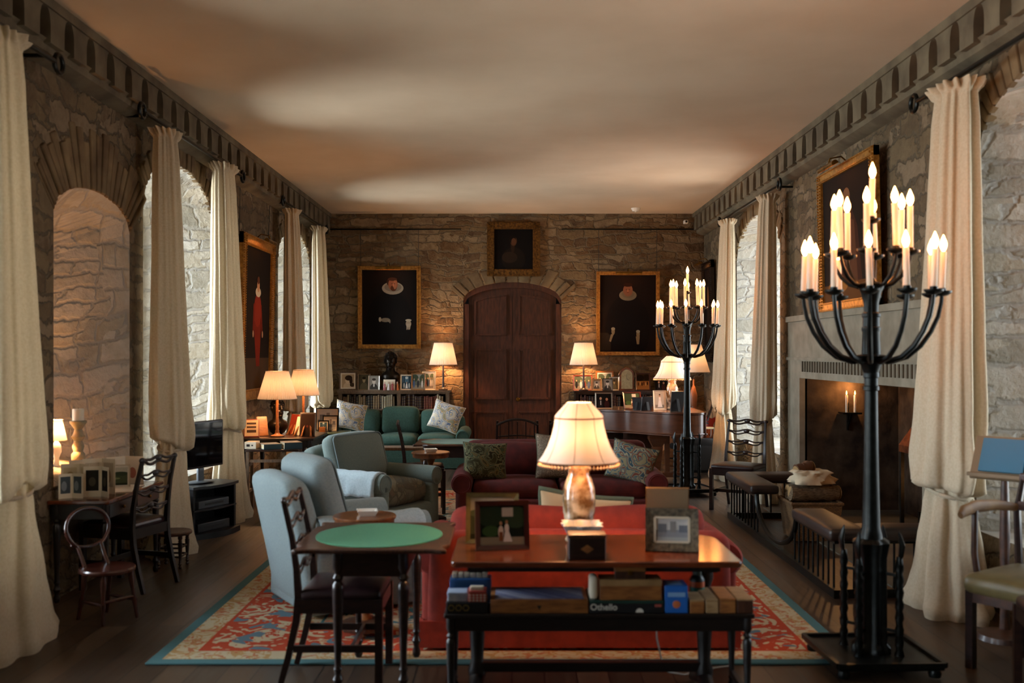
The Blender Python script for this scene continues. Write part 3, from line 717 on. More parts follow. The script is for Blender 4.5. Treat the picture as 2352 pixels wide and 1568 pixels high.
def sofa(name, label, loc, rz, m, w=1.85, d=.9, hb=.82, ha=.6, sh=.44, n=3, cat='sofa', skirt=True, arm_r=.10, back_cush=True, hbc=None, seat_m=None, back_t=.2, cush_m=None, seat_fn=None, tall=None):
    """upholstered seat facing local +x"""
    th = thing(name, label, cat, loc, rz)
    iw = w-2*arm_r*1.7
    mb = MB(); mb.rbox((0.02, 0, .05+(sh-.16)/2), (d-.1, w-.12, sh-.16), .04); mb.build('body', m, th)
    if skirt:
        mb = MB()
        for x0, y0, x1, y1 in ((d/2-.03, -w/2+.02, d/2-.03, w/2-.02), (-d/2+.02, -w/2+.02, -d/2+.02, w/2-.02), (-d/2+.02, -w/2+.03, d/2-.03, -w/2+.03), (-d/2+.02, w/2-.03, d/2-.03, w/2-.03)):
            mb.bar((x0, y0, .09), (x1, y1, .09), .022, .15)
        mb.build('skirt', m, th)
    else:
        for x in (-1, 1):
            for y in (-1, 1):
                mb = MB(); mb.lathe([(.018, 0), (.02, .03), (.03, .06), (.024, .1)], (x*(d/2-.09), y*(w/2-.1), 0), 12); mb.build('foot', W['dark'], th)
    # raked back with a rolled top
    def rake(o, u): return (o.x-.10*(u[2]+1)/2, o.y*(1-.02*(u[2]+1)), o.z)
    mb = MB(); mb.rbox((-d/2+back_t/2+.03, 0, .05+(hb-.05)/2), (back_t, w-.1, hb-.05), .075, puff=(.02, 0, .015), fn=rake); mb.build('back', m, th)
    for s in (-1, 1):
        y = s*(w/2-arm_r)
        mb = MB(); mb.rbox((.02, y-s*.0, .06+(ha-.06-arm_r)/2), (d-.08, arm_r*1.45, ha-.06-arm_r*.6), .04)
        mb.tube([(-d/2+.06, y+s*.015, ha-arm_r+.01), (-d/2+.1, y+s*.015, ha-arm_r), (0, y+s*.015, ha-arm_r), (d/2-.05, y+s*.015, ha-arm_r-.01), (d/2-.015, y+s*.015, ha-arm_r-.01)], [arm_r*.8, arm_r*.98, arm_r, arm_r, arm_r*.93], 24)
        a = mb.build('arm', m, th)
        mb = MB(); mb.tube([(d/2-.016, y+s*.015+arm_r*.8*math.cos(g), ha-arm_r-.01+arm_r*.8*math.sin(g)) for g in [2*PI*i/22 for i in range(22)]], .006, 6, closed=True); mb.build('piping', m, a)
    cw = iw/n
    for i in range(n):
        y = -iw/2+cw*(i+.5)
        mb = MB(); mb.rbox((.07, y, sh-.045), (d-.32, cw-.012, .16), .065, puff=(.015, 0, .035)); mb.build('seat_cushion', seat_m or m, th)
    if back_cush:
        for i in range(n):
            y = -iw/2+cw*(i+.5); h = (hbc or hb+.04)-sh+(.04 if n == 3 and i == 1 else 0)
            mb = MB(); mb.rbox((-d/2+back_t+.075, y, sh+.03+h/2), (.19, cw-.02, h), .08, puff=(.04, 0, .02), rot=Euler((.02*(i-1), -.2, 0)))
            c = mb.build('back_cushion', cush_m or m, th)
    return th
# coral red sofa, its back towards the camera
t_ = sofa('sofa', 'coral red velvet sofa seen from behind, its back against the lamp table', (.385, 6.10, .016), PI/2, RED, w=1.86, d=.95, hb=.67, ha=.60, n=2, hbc=.74)
t_ = sofa('sofa', 'dark wine-red velvet sofa facing the camera, with patterned cushions', (.44, 9.62, .016), -PI/2, WINE, w=1.98, d=.95, hb=.80, ha=.585, n=2, skirt=False, hbc=.76)
t_ = sofa('sofa', 'green three-seat sofa in front of the left bookcase', (-1.70, 15.0, 0), -PI/2, GREEN, w=2.12, d=.98, hb=.73, ha=.58, n=3, hbc=.80)

def armchair(label, loc, rz, m, hb=.88, seat_m=None, drape=True, w=.84, d=.9, cush_h=.52, tilt=-.28):
    th = thing('armchair', label, 'armchair', loc, rz, None)
    ha, ar = .62, .085; sh = .45; iw = w-4*ar*.85
    mb = MB(); mb.rbox((.02, 0, .17), (d-.08, w-.1, .26), .04, fn=lambda o, u: (o.x*(1-.03*u[2]), o.y*(1-.04*u[2]), o.z)); mb.build('body', m, th)
    def rake(o, u): return (o.x-.17*max(0, (u[2]+1)/2)**1.3, o.y*(.88+.12*(1-abs(u[2])**3)) if u[2] > 0 else o.y*(1-.06*u[2]*-1), o.z)
    mb = MB(); mb.rbox((-d/2+.13, 0, hb/2+.02), (.18, w-.06, hb-.04), .075, puff=(.01, 0, .035), fn=rake, n=8); mb.build('back', m, th)
    mb = MB(); mb.span((-d/2+.045, -w/2+.035, .02), (d/2-.02, w/2-.035, .17)); sk = mb.build('skirt', m, th); bv = sk.modifiers.new('b', 'BEVEL'); bv.width = .015; bv.segments = 2
    arms = []
    for s in (-1, 1):
        y = s*(w/2-ar)
        mb = MB(); mb.rbox((.03, y, .06+(ha-.14)/2), (d-.1, ar*1.4, ha-.12), .04)
        mb.tube([(-d/2+.08, y+s*.01, ha-ar+.02), (-.1, y+s*.01, ha-ar+.005), (d/2-.06, y+s*.01, ha-ar), (d/2-.02, y+s*.01, ha-ar)], [ar*.8, ar*1.02, ar*1.08, ar*1.02], 24)
        a = mb.build('arm', m, th); arms.append(a)
        mb = MB(); mb.tube([(d/2-.02, y+s*.01+ar*.9*math.cos(g), ha-ar+ar*.9*math.sin(g)) for g in [2*PI*i/22 for i in range(22)]], .006, 6, closed=True); mb.build('piping', m, a)
    if drape:   # a cloth laid over the arm on the camera's side
        y = -(w/2-ar)-.01; mb = MB(); N, K = 18, 15; vs = []
        rr = random.Random(4)
        for i in range(N):
            x = -d/2+.1+(d-.17)*i/(N-1)
            for k in range(K):
                g = -.35+(PI+.75)*k/(K-1); q = ar*1.14+.004*math.sin(i*1.3+k)
                yy, zz = y-q*math.cos(PI-g)*-1*-1, ha-ar+q*math.sin(g)
                if k >= K-3 : yy, zz = y-q*.98-.004*(i % 3), ha-ar-.02-.03*(k-(K-4))-.006*math.sin(i*2.1)
                if k < 2: yy, zz = y+q*.95, ha-ar-.02+.0*(k)
                vs.append((x, yy, zz))
        mb.add(vs, [(i*K+k, i*K+k+1, (i+1)*K+k+1, (i+1)*K+k) for i in range(N-1) for k in range(K-1)])
        c = mb.build('arm_cloth', CLOTH, th); so = c.modifiers.new('s', 'SOLIDIFY'); so.thickness = .008; so.offset = 1; c['label'] = 'pale cloth over one arm'
    mb = MB(); mb.rbox((.08, 0, sh-.04), (d-.3, iw+.02, .19), .075, puff=(.02, 0, .045), n=8)
    mb.build('seat_cushion', seat_m or m, th)
    mb = MB(); mb.rbox((-d/2+.22, 0, sh+.03+cush_h/2), (.17, iw+.1, cush_h), .07, puff=(.05, 0, .02), rot=Euler((0, tilt, 0)), n=8); c = mb.build('back_cushion', m, th)
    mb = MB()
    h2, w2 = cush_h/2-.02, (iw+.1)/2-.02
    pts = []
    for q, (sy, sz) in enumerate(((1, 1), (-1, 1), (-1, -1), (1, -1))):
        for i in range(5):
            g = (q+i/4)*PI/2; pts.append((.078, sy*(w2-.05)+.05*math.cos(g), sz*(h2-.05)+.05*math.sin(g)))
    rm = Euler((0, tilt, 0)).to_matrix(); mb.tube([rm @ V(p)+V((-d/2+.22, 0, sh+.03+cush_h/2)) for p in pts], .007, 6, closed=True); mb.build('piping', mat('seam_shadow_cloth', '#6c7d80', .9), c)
    return th
PATT = stone('tufted_floral_cloth', 9, 9, ['#5d5a4c', '#77705c', '#494a44', '#6d5f4c'], '#565345', warp=.08, mw=.05, bump=.1)
armchair('pale blue-grey armchair nearest the camera, seen from behind beside the card table', (-1.13, 6.80, .016), .56, BLUEGREY, hb=.88)
armchair('grey-green armchair facing right with patterned seat cushion, beyond the nearer blue-grey armchair', (-1.27, 9.22, .016), -.54, BLUEGREY2, hb=.80, seat_m=PATT, w=.92, cush_h=.45)

# console table behind the sofa
th = thing('console_table', 'polished mahogany console table behind the red sofa, holding the big lamp', 'table', (.385, 4.87, 0))
H = .75
mb = MB(); w2, d2 = .665, .345
pts = []
for q, (sx, sy) in enumerate(((1, 1), (-1, 1), (-1, -1), (1, -1))):
    r_ = .12 if sy > 0 else .03
    for i in range(7): g = (q+i/6)*PI/2; pts.append((sx*(w2-r_)+r_*math.cos(g), sy*(d2-r_)+r_*math.sin(g)))
mb.prism(pts, H-.028, H); o = mb.build('table_top', W['red'], th); bv = o.modifiers.new('b', 'BEVEL'); bv.width = .007; bv.segments = 3
mb = MB(); mb.span((-w2+.07, -d2+.16, H-.08), (w2-.07, d2-.05, H-.028)); mb.build('apron', W['black'], th)
for s in (-1, 1):
    mb = MB(); x = s*(w2-.11); mb.lathe([(.04, .12), (.045, .15), (.03, .2), (.035, .3), (.045, .5), (.03, .56), (.045, .6), (.045, H-.1)], (x, 0, 0), 16); mb.bar((x, -.18, H-.06), (x, .22, H-.06), .06, .05); mb.build('post', W['black'], th)
    mb = MB(); mb.tube([(x, -.30, .025), (x, -.24, .05), (x, -.1, .09), (x, 0, .12), (x, .1, .09), (x, .24, .05), (x, .30, .025)], [.025, .03, .034, .04, .034, .03, .025], 10); mb.build('foot', W['black'], th)
mb = MB(); mb.bar((-w2+.11, 0, .17), (w2-.11, 0, .17), .05, .045); mb.build('stretcher', W['black'], th)
# games bench in front
th = thing('games_bench', 'low dark oak bench of board games in front of the console table', 'bench', (.402, 4.765, 0))
H = .50; w2, d2 = .715, .19
mb = MB(); mb.rbox((0, 0, H-.011), (2*w2, 2*d2, .022), .006); mb.build('bench_top', W['black'], th)
mb = MB()
for s in (-1, 1): mb.span((-w2+.02, s*(d2-.03)-.01, H-.085), (w2-.02, s*(d2-.03)+.01, H-.022)); mb.span((s*(w2-.03)-.01, -d2+.03, H-.085), (s*(w2-.03)+.01, d2-.03, H-.022))
mb.build('apron', W['black'], th)
for x in (-1, 1):
    for y in (-1, 1):
        mb = MB(); turned(mb, x*(w2-.03), y*(d2-.025), 0, H-.022, .021); mb.build('leg', W['black'], th)
    mb = MB(); mb.bar((x*(w2-.03), -d2+.03, .12), (x*(w2-.03), d2-.03, .12), .022, .03); mb.build('stretcher', W['black'], th)

# ------------------------------------------------------------------ candelabra
def candelabra(label, loc, rz):
    th = thing('candelabra', label, 'candelabra', loc, rz, None)
    mb = MB(); mb.rbox((0, 0, .055), (.56, .56, .03), .01)
    for s in (-1, 1): mb.span((s*.28-.012, -.28, .06), (s*.28+.012, .28, .085)); mb.span((-.28, s*.28-.012, .06), (.28, s*.28+.012, .085))
    b = mb.build('base', IRON, th)
    for x in (-1, 1):
        for y in (-1, 1): mb = MB(); mb.lathe([(.03, 0), (.035, .02), (.025, .045)], (x*.24, y*.24, 0), 12); mb.build('foot', IRON, b)
    mb = MB(); fl = lambda g, z: 1+.09*math.cos(8*g)
    mb.lathe([(.10, .07), (.10, .1), (.082, .12), (.08, .58), (.088, .62), (.095, .66), (.07, .68)], n=48, fn=fl); mb.build('column', IRON, th)
    for k in range(4):
        g = PI/4+PI/2*k; x, y = .155*math.cos(g), .155*math.sin(g)
        mb = MB(); tw = lambda a, z: 1+.22*math.cos(2*a+z*95)
        mb.lathe([(.022, .07)]+[(.020, .09+.02*i) for i in range(24)]+[(.022, .56), (.012, .6)], (x, y, 0), 12, fn=tw)
        mb.tube([(x, y, .58), (x*1.06, y*1.06, .61), (x*1.1, y*1.1, .66), (x*1.02, y*1.02, .71), (x*.98, y*.98, .735)], [.012, .026, .03, .018, .003], 8, flat=.45)
        mb.bar((x*.5, y*.5, .5), (x, y, .5), .016); mb.bar((x*.5, y*.5, .2), (x, y, .2), .016)
        mb.build('spindle', IRON, th)
    mb = MB(); mb.lathe([(.07, .66), (.06, .68), (.058, .70), (.048, .74), (.043, .9), (.036, 1.3), (.034, 1.48), (.042, 1.485), (.042, 1.505), (.036, 1.51), (.036, 1.55), (.042, 1.555), (.042, 1.575), (.04, 1.58), (.055, 1.62), (.08, 1.655), (.095, 1.67), (.05, 1.68), (.045, 1.8), (.05, 1.81), (.05, 1.825), (.044, 1.83), (.044, 1.88), (.05, 1.885), (.05, 1.9), (.038, 1.91), (.04, 1.96), (.055, 2.02), (.08, 2.06), (.03, 2.075), (.014, 2.1), (.011, 2.4)], n=28); mb.build('pole', IRON, th)
    for k in range(12):   # scrolls under the bowl
        g = 2*PI*k/12; cx = MB(); q = []
        for i in range(10): u = i/9*4.6; rr = .022*(1-u/6); q.append(((.095+rr*math.cos(u))*math.cos(g), (.095+rr*math.cos(u))*math.sin(g), 1.645+rr*math.sin(u)))
        if k % 2 == 0: cx.tube(q, .006, 6); cx.build('scroll', IRON, th)
    def arm_set(n, path, off, ch, tw):
        for k in range(n):
            g = off+2*PI*k/n; c, s_ = math.cos(g), math.sin(g)
            mb = MB(); mb.tube([(r*c, r*s_, z) for r, z in path], tw, 8); mb.build('arm', IRON, th)
            r, z = path[-1]
            mb = MB(); mb.lathe([(.012, -.012), (.03, -.006), (.048, .006), (.05, .016), (.02, .006), (.02, .03), (.014, .032)], (r*c, r*s_, z), 18); mb.build('drip_pan', IRON, th)
            cd(r*c, r*s_, z+.02, ch)
    rr = random.Random(5)
    def cd(x, y, z, ch):
        lx, ly = (rr.random()-.5)*.016, (rr.random()-.5)*.016
        mb = MB(); mb.tube([(x, y, z), (x+lx, y+ly, z+ch)], .0155, 14); c = mb.build('candle', WAX, th)
        mb = MB(); mb.lathe([(.006, 0), (.014, .016), (.0185, .03), (.017, .048), (.010, .068), (.004, .084), (.001, .09)], (x+lx, y+ly, z+ch), 14); mb.build('bulb', BULB, c)
    arm_set(12, [(.04, 1.655), (.10, 1.64), (.18, 1.665), (.25, 1.725), (.30, 1.80), (.335, 1.88), (.35, 1.95), (.355, 2.0)], .13, .205, [.016, .016, .015, .014, .013, .012, .011, .010])
    arm_set(8, [(.02, 2.05), (.06, 2.045), (.11, 2.06), (.155, 2.10), (.182, 2.15), (.195, 2.19), (.198, 2.22)], .3, .235, [.012, .012, .011, .011, .010, .009, .009])
    mb = MB(); mb.lathe([(.01, -.012), (.03, -.006), (.048, .006), (.05, .016), (.02, .006), (.02, .03)], (0, 0, 2.40), 18); mb.build('drip_pan', IRON, th)
    cd(0, 0, 2.42, .215)
    return th
cn = candelabra('tall black iron candelabra of lit electric candles, nearer of two, by the fireside seat', (1.955, 5.42, .0125), .03)
dup(cn, 'tall black iron candelabra of lit electric candles, farther of two, in front of the piano', (2.10, 11.95, .0125), .2)

# ------------------------------------------------------------------ table lamps
def pleated_lamp(label, loc, rb, rt, zs0, zs1, stem, group=None, watts=14, base=None, seed=1):
    th = thing('table_lamp', label, 'lamp', loc, seed, group)
    b = base or W['mid']
    mb = MB(); mb.lathe([(.075, 0), (.078, .016), (.05, .025), (.03, .035), (.024, .05)], n=20); mb.build('base', b, th)
    mb = MB(); mb.lathe([(.022, .04), (.024, .07), (.017, .08), (.021, .12), (.016, .14), (.015, zs0-.02), (.012, zs0+.05), (.012, zs0+.1)], n=14); mb.build('stem', b, th)
    mb = MB(); N = 56*2
    def pl(g, z): return 1
    vs = []; L = 4
    for i in range(L+1):
        z = zs0+(zs1-zs0)*i/L; r = rb+(rt-rb)*i/L
        for k in range(N):
            g = 2*PI*k/N; q = r*(1+(.022 if k % 2 else -.022)); vs.append((q*math.cos(g), q*math.sin(g), z))
    mb.add(vs, [(i*N+k, i*N+(k+1) % N, (i+1)*N+(k+1) % N, (i+1)*N+k) for i in range(L) for k in range(N)])
    s = mb.build('lamp_shade', SHADE, th, angle=180, smooth=False)
    mb = MB()
    for r, z in ((rb*1.01, zs0), (rt*1.02, zs1)): mb.tube([(r*math.cos(g), r*math.sin(g), z) for g in [2*PI*i/40 for i in range(40)]], .004, 6, closed=True)
    mb.build('trim', SHADE2, s)
    l = light('lamp_glow', (0, 0, zs0+(zs1-zs0)*.42), watts, WARM, .035); l.parent = th
    return th
PL = 'lamps with pleated cream shades'
pleated_lamp('pleated-shade lamp on the left bookcase, just left of the arched door', (-1.11, 16.07, 1.10), .222, .145, .41, .76, 0, PL, 34, W['dark'])
pleated_lamp('pleated-shade lamp on the right bookcase, just right of the arched door', (1.155, 16.05, 1.09), .222, .145, .42, .77, 0, PL, 34, W['dark'])
pleated_lamp('nearer of the two pleated-shade lamps by the tall portrait of a figure in red', (-2.65, 11.24, .7505), .215, .125, .43, .74, 0, PL, 26, W['light'])
pleated_lamp('farther of the two pleated-shade lamps, partly behind the other, by the left curtains', (-2.56, 12.22, .7405), .19, .12, .44, .75, 0, PL, 24, W['light'], 2)

def bell_lamp(label, loc, watts, k=1.0, body='crackle', sr=1.0):
    th = thing('table_lamp', label, 'lamp', loc, .2, None)
    BODY = mat('mottled_glass_jar', '#cdb99a', .12, col2='#6f5330', scale=16, coat=.8, lo=.42, hi=.6)
    mb = MB(); mb.lathe([(.055, 0), (.068, .01), (.07, .02), (.058, .04), (.068, .08), (.08, .16), (.083, .22), (.078, .28), (.062, .325), (.052, .345), (.056, .36), (.056, .40), (.03, .41)], n=32); mb.build('body', BODY, th)
    mb = MB(); mb.cyl((0, 0, .4), (0, 0, .5), .01); mb.build('stem', BRASS, th)
    z0 = .41; prof = [(.205, 0), (.185, .025), (.16, .07), (.141, .12), (.128, .17), (.122, .215), (.122, .225), (.114, .235), (.09, .262), (.066, .287), (.062, .292)]
    prof = [(r*sr, z) for r, z in prof]
    mb = MB(); pan = lambda g, z: 1-.022*(1-abs(math.cos(4*g)))
    mb.lathe([(r, z0+z) for r, z in prof], n=48, fn=pan, cap=False); s = mb.build('lamp_shade', SHADE2, th, angle=70)
    TR = mat('dusky_braid', '#8a6247', .9)
    mb = MB()
    for i in (0, 5): mb.tube([((prof[i][0]+.001)*pan(g, 0)*math.cos(g), (prof[i][0]+.001)*pan(g, 0)*math.sin(g), z0+prof[i][1]) for g in [2*PI*j/48 for j in range(48)]], .0035, 6, closed=True)
    for j in range(8):
        g = PI/8+0+2*PI*j/8; mb.tube([(r*1.001*pan(g, 0)*math.cos(g), r*1.001*pan(g, 0)*math.sin(g), z0+z) for r, z in prof], .0014, 4)
    mb.build('braid', TR, s)
    mb = MB()
    for j in range(64):
        g = 2*PI*j/64; x, y = .203*sr*pan(g, 0)*math.cos(g), .203*sr*pan(g, 0)*math.sin(g)
        mb.cyl((x, y, z0-.012), (x, y, z0), .0015, n=4); mb.ell((x, y, z0-.018), .0068, 8, 6)
    f = mb.build('bead_fringe', mat('pearl_beads', '#d8b48c', .4, trans=.2), s)
    l = light('lamp_glow', (0, 0, z0+.10), watts, WARM, .04); l.parent = th
    return th
bell_lamp('large bell-shaded lamp with bead fringe and mottled jar base on the console table', (.335, 4.98, .75), 26)
bell_lamp('bell-shaded lamp with cream jar base standing among photographs on the piano', (2.10, 13.05, .9555), 30, sr=1.22)
# plain conical lamp farther back in the corner
th = thing('table_lamp', 'plain cone-shaded lamp in the far right corner behind the piano lamp', 'lamp', (2.78, 15.25, .7455))
mb = MB(); mb.lathe([(.08, 0), (.08, .02), (.03, .04), (.05, .15), (.06, .3), (.03, .42), (.012, .46), (.012, .55)], n=20); mb.build('base', mat('terracotta_glaze', '#8a5330', .4), th)
mb = MB(); mb.lathe([(.25, .66), (.12, 1.08)], n=40, cap=False); mb.build('lamp_shade', SHADE, th)
light('lamp_glow', (0, 0, .85), 26, WARM, .04).parent = th
# ------------------------------------------------------------------ pictures
def layers(mb, mats, w, h, shapes, z0=0.0, y=0.0):
    """flat painted picture: coloured shapes (u, v in 0..1) in paper-thin layers on one sheet"""
    for i, sh in enumerate(shapes):
        k, c = sh[0], sh[-1]; pm = paint(c) if isinstance(c, str) else c
        if pm not in mats: mats.append(pm)
        mb.mi = mats.index(pm); yy = y-.0006*i
        P = lambda u, v: ((u-.5)*w, yy, z0+v*h)
        if k == 'r': mb.add([P(sh[1], sh[2]), P(sh[3], sh[2]), P(sh[3], sh[4]), P(sh[1], sh[4])], [(0,1,2,3)])
        elif k == 'e':
            rot = sh[5] if len(sh) > 6 else 0; a = h/w; pts = []
            for j in range(20):
                g = 2*PI*j/20; x, z = sh[3]*math.cos(g), sh[4]*math.sin(g); u = x*math.cos(rot)-z*a*math.sin(rot); v = x/a*math.sin(rot)+z*math.cos(rot)
                pts.append(P(min(1, max(0, sh[1]+u)), min(1, max(0, sh[2]+v))))
            mb.add(pts, [tuple(range(20))])
        else: mb.add([P(u, v) for u, v in sh[1]], [tuple(range(len(sh[1])))])
def photo(kind, seed=0):
    r = random.Random(seed)
    if kind == 'people':   # group in the open
        s = [('r', 0, 0, 1, 1, '#5f6458'), ('r', 0, .55, 1, 1, '#8b8f8a'), ('e', .2, .75, .3, .25, '#3c4838'), ('e', .85, .7, .25, .3, '#434e3c'), ('r', 0, 0, 1, .25, '#8a7f6c')]
        n = r.randint(3, 5)
        for i in range(n):
            x = .15+.7*i/(n-1)+r.uniform(-.03, .03); c = r.choice(['#2a2c33', '#d8d2c8', '#7d3a34', '#4a5a78', '#1d1d20'])
            s += [('e', x, .34, .075, .26, c), ('e', x, .66, .035, .06, '#c79f84')]
    elif kind == 'couple':
        s = [('r', 0, 0, 1, 1, '#16201a'), ('e', .25, .75, .3, .3, '#26382a'), ('e', .8, .7, .3, .28, '#2c3f2e'), ('r', .5, .72, .75, .95, '#b9b6b2'), ('r', 0, 0, 1, .2, '#8d8776'), ('e', .25, .35, .2, .14, '#35512f'),
             ('e', .47, .32, .06, .17, '#d9cfc6'), ('r', .43, .1, .51, .33, '#7a4b32'), ('e', .47, .55, .03, .05, '#b98a6c'), ('p', [(.52, .08), (.72, .08), (.63, .4), (.57, .4)], '#e6e2de'), ('e', .6, .42, .05, .12, '#e2dcd6'), ('e', .6, .58, .03, .05, '#a97b5e')]
    elif kind == 'sepia':
        s = [('r', 0, 0, 1, 1, '#b09878'), ('e', .55, .1, .42, .3, '#cdb698'), ('e', .48, .52, .2, .24, '#d8c2a4'), ('e', .55, .72, .3, .2, '#2d2018'), ('e', .74, .5, .13, .25, '#36271d'), ('e', .85, .2, .2, .15, '#4a3828')]
    elif kind == 'dim':
        s = [('r', 0, 0, 1, 1, '#47402f'), ('e', .5, .1, .36, .36, '#5f5740'), ('e', .5, .62, .13, .17, '#9c8a68'), ('e', .5, .76, .15, .1, '#241d14')]
    elif kind == 'grey':
        s = [('r', 0, 0, 1, 1, '#8d877c'), ('e', .5, .08, .4, .36, '#3b3833'), ('e', .5, .6, .17, .2, '#c9beb0'), ('e', .5, .76, .19, .1, '#3a332c'), ('e', .5, .3, .06, .12, '#d8d2c8')]
    elif kind == 'dark':
        s = [('r', 0, 0, 1, 1, '#15110f'), ('e', .3, .25, .16, .32, '#262126'), ('e', .3, .66, .08, .1, '#c79c80'), ('e', .7, .22, .17, .3, '#402020'), ('e', .7, .6, .08, .1, '#b98a70'), ('r', .28, .2, .33, .5, '#d8d4cc')]
    elif kind == 'wedding':
        s = [('r', 0, 0, 1, 1, '#b8b2a4'), ('r', 0, .0, 1, .2, '#80796b'), ('p', [(.25, .05), (.8, .05), (.62, .55), (.42, .55)], '#ece8e0'), ('e', .52, .6, .12, .14, '#e6e0d6'), ('e', .52, .78, .08, .09, '#b08f78'), ('e', .52, .85, .09, .05, '#3b2c24')]
    elif kind == 'blue':
        s = [('r', 0, 0, 1, 1, '#2e4450'), ('r', .1, .5, .9, .95, '#49687a'), ('r', .2, .5, .3, .95, '#22323c'), ('r', .7, .5, .8, .95, '#22323c'), ('e', .5, .85, .14, .1, '#b8c4c4'), ('p', [(.38, .05), (.62, .05), (.54, .42), (.46, .42)], '#d6dad8'), ('e', .25, .25, .08, .2, '#b0b8b8'), ('e', .75, .25, .08, .2, '#a8b4b6'), ('e', .5, .48, .04, .05, '#c9a58c')]
    elif kind == 'land':
        s = [('r', 0, 0, 1, 1, '#b8b09c'), ('r', 0, 0, 1, .62, '#4a5138'), ('e', .3, .62, .35, .1, '#5f6a4a'), ('e', .75, .64, .3, .12, '#3b4430'), ('r', 0, 0, 1, .12, '#2e3324'), ('e', .45, .38, .3, .07, '#7d8258')]
    elif kind == 'town':
        s = [('r', 0, 0, 1, 1, '#c7c5c2'), ('r', 0, 0, 1, .5, '#8d9096'), ('r', .1, .4, .35, .75, '#777a82'), ('r', .45, .4, .62, .85, '#8a8684'), ('r', .7, .4, .95, .7, '#6d727c'), ('r', 0, 0, 1, .2, '#a5a6a6')]
    else:   # 'autumn'
        s = [('r', 0, 0, 1, 1, '#3f2b18'), ('r', 0, 0, 1, .55, '#a8713a'), ('e', .3, .75, .3, .2, '#20170e'), ('e', .8, .8, .25, .2, '#2a1c10')]+[('e', .15+.14*i, .35+.05*(i % 2), .05, .12, ['#5a3018', '#d0a060', '#2c1a10'][i % 3]) for i in range(6)]
    return s
def frame(label, loc, rz, w, h, bar, fm, kind, lean=.16, seed=0, mount=0.0, strut=True, thick=.016, back=None, name='framed_photograph', cat='framed photograph', group=None, inner=None):
    th = thing(name, label, cat, loc, rz, group)
    L = Matrix.Rotation(-lean, 4, 'X')
    mb = MB(); mb.T = L; o = [(-w/2, 0), (w/2, 0), (w/2, h), (-w/2, h)]; i_ = [(-w/2+bar, bar), (w/2-bar, bar), (w/2-bar, h-bar), (-w/2+bar, h-bar)]
    for k in range(4):
        a, b, c, d_ = o[k], o[(k+1) % 4], i_[(k+1) % 4], i_[k]
        mb.add([(p[0], yy, p[1]) for yy in (-thick*.6, thick*.5) for p in (a, b)]+[(p[0], yy, p[1]) for yy in (-thick*.25, thick*.5) for p in (d_, c)], [(0,1,5,4), (0,1,3,2), (2,3,7,6), (4,5,7,6), (0,2,6,4), (1,3,7,5)])
    mb.build('frame', fm, th, smooth=False)
    mats = []; mb = MB(); mb.T = L; iw, ih = w-2*bar, h-2*bar
    if mount: layers(mb, mats, iw+.004, ih+.004, [('r', 0, 0, 1, 1, '#ddd3c0')], bar-.002, thick*.2); iw -= 2*mount; ih -= 2*mount
    layers(mb, mats, iw+(0 if mount else .004), ih, photo(kind, seed), bar+mount, thick*.2-.001)
    mb.build('picture', mats, th, smooth=False)
    if inner:
        mb = MB(); mb.T = L
        for (x0, z0), (x1, z1) in (((-iw/2, bar+mount), (iw/2, bar+mount)), ((-iw/2, bar+mount+ih), (iw/2, bar+mount+ih)), ((-iw/2, bar+mount), (-iw/2, bar+mount+ih)), ((iw/2, bar+mount), (iw/2, bar+mount+ih))): mb.bar((x0, -.002, z0), (x1, -.002, z1), .012, .01)
        mb.build('mount', inner, th, smooth=False)
    mb = MB(); mb.T = L; mb.span((-w/2+.004, thick*.3, .004), (w/2-.004, thick*.6, h-.004)); mb.build('backing', back or BLACK, th, smooth=False)
    if strut:
        y1 = math.sin(lean)*h*.62; mb = MB(); mb.bar((0, y1+thick*.6, h*.62*math.cos(lean)), (0, y1+h*.28, .003), .035 if w > .12 else .02, .005, up=(0, 1, 0)); mb.build('strut', back and CREAM or BLACK, th, smooth=False)
    return th
FR_SILVER = mat('silver_frame', '#a9a294', .35, .7); FR_TAN = mat('tan_wood_frame', '#8d6c45', .5, col2='#6d5030'); FR_RED = mat('red_brown_frame', '#6b2414', .35, coat=.3)
FR_GREEN = mat('green_gold_frame', '#75683f', .45, .3, col2='#5c5431', scale=20); FR_MAH = mat('mahogany_frame', '#43170f', .3, coat=.4); FR_CREAM = mat('cream_frame', '#cdbfa6', .5)
FR_ORANGE = mat('orange_wood_frame', '#9a5a22', .45); FR_WOVEN = mat('woven_bark_frame', '#6d604a', .8, col2='#3c3326', scale=55, bump=.6, bdist=.004)
BT, CT, PT = 1.10, 1.09, .957
# --- on the left bookcase
frame('slim dark frame with sepia portrait of dark-haired woman, far left on bookcase', (-2.64, 16.02, BT), .12, .28, .30, .022, W['oak'], 'sepia', mount=.02)
frame('dim brown portrait photograph in narrow tan frame, second from left on left bookcase', (-2.39, 16.06, BT), .06, .20, .265, .012, FR_TAN, 'dim')
frame('small dim portrait in pale thin frame beside the bronze bust on left bookcase', (-2.225, 16.03, BT), .04, .18, .235, .012, FR_SILVER, 'grey', seed=2)
frame('blue-toned group photograph in pale wood frame on left bookcase, right of the bust', (-1.70, 16.05, BT), .02, .20, .25, .02, FR_CREAM, 'blue')
frame('pale wood frame with photograph of people outdoors, between two frames on left bookcase', (-1.51, 16.01, BT), -.08, .23, .275, .02, FR_TAN, 'people', seed=8)
frame('white-mounted tall photograph nearest the lamp on left bookcase', (-1.345, 16.07, BT), -.06, .22, .305, .014, FR_CREAM, 'people', seed=5, mount=.022)
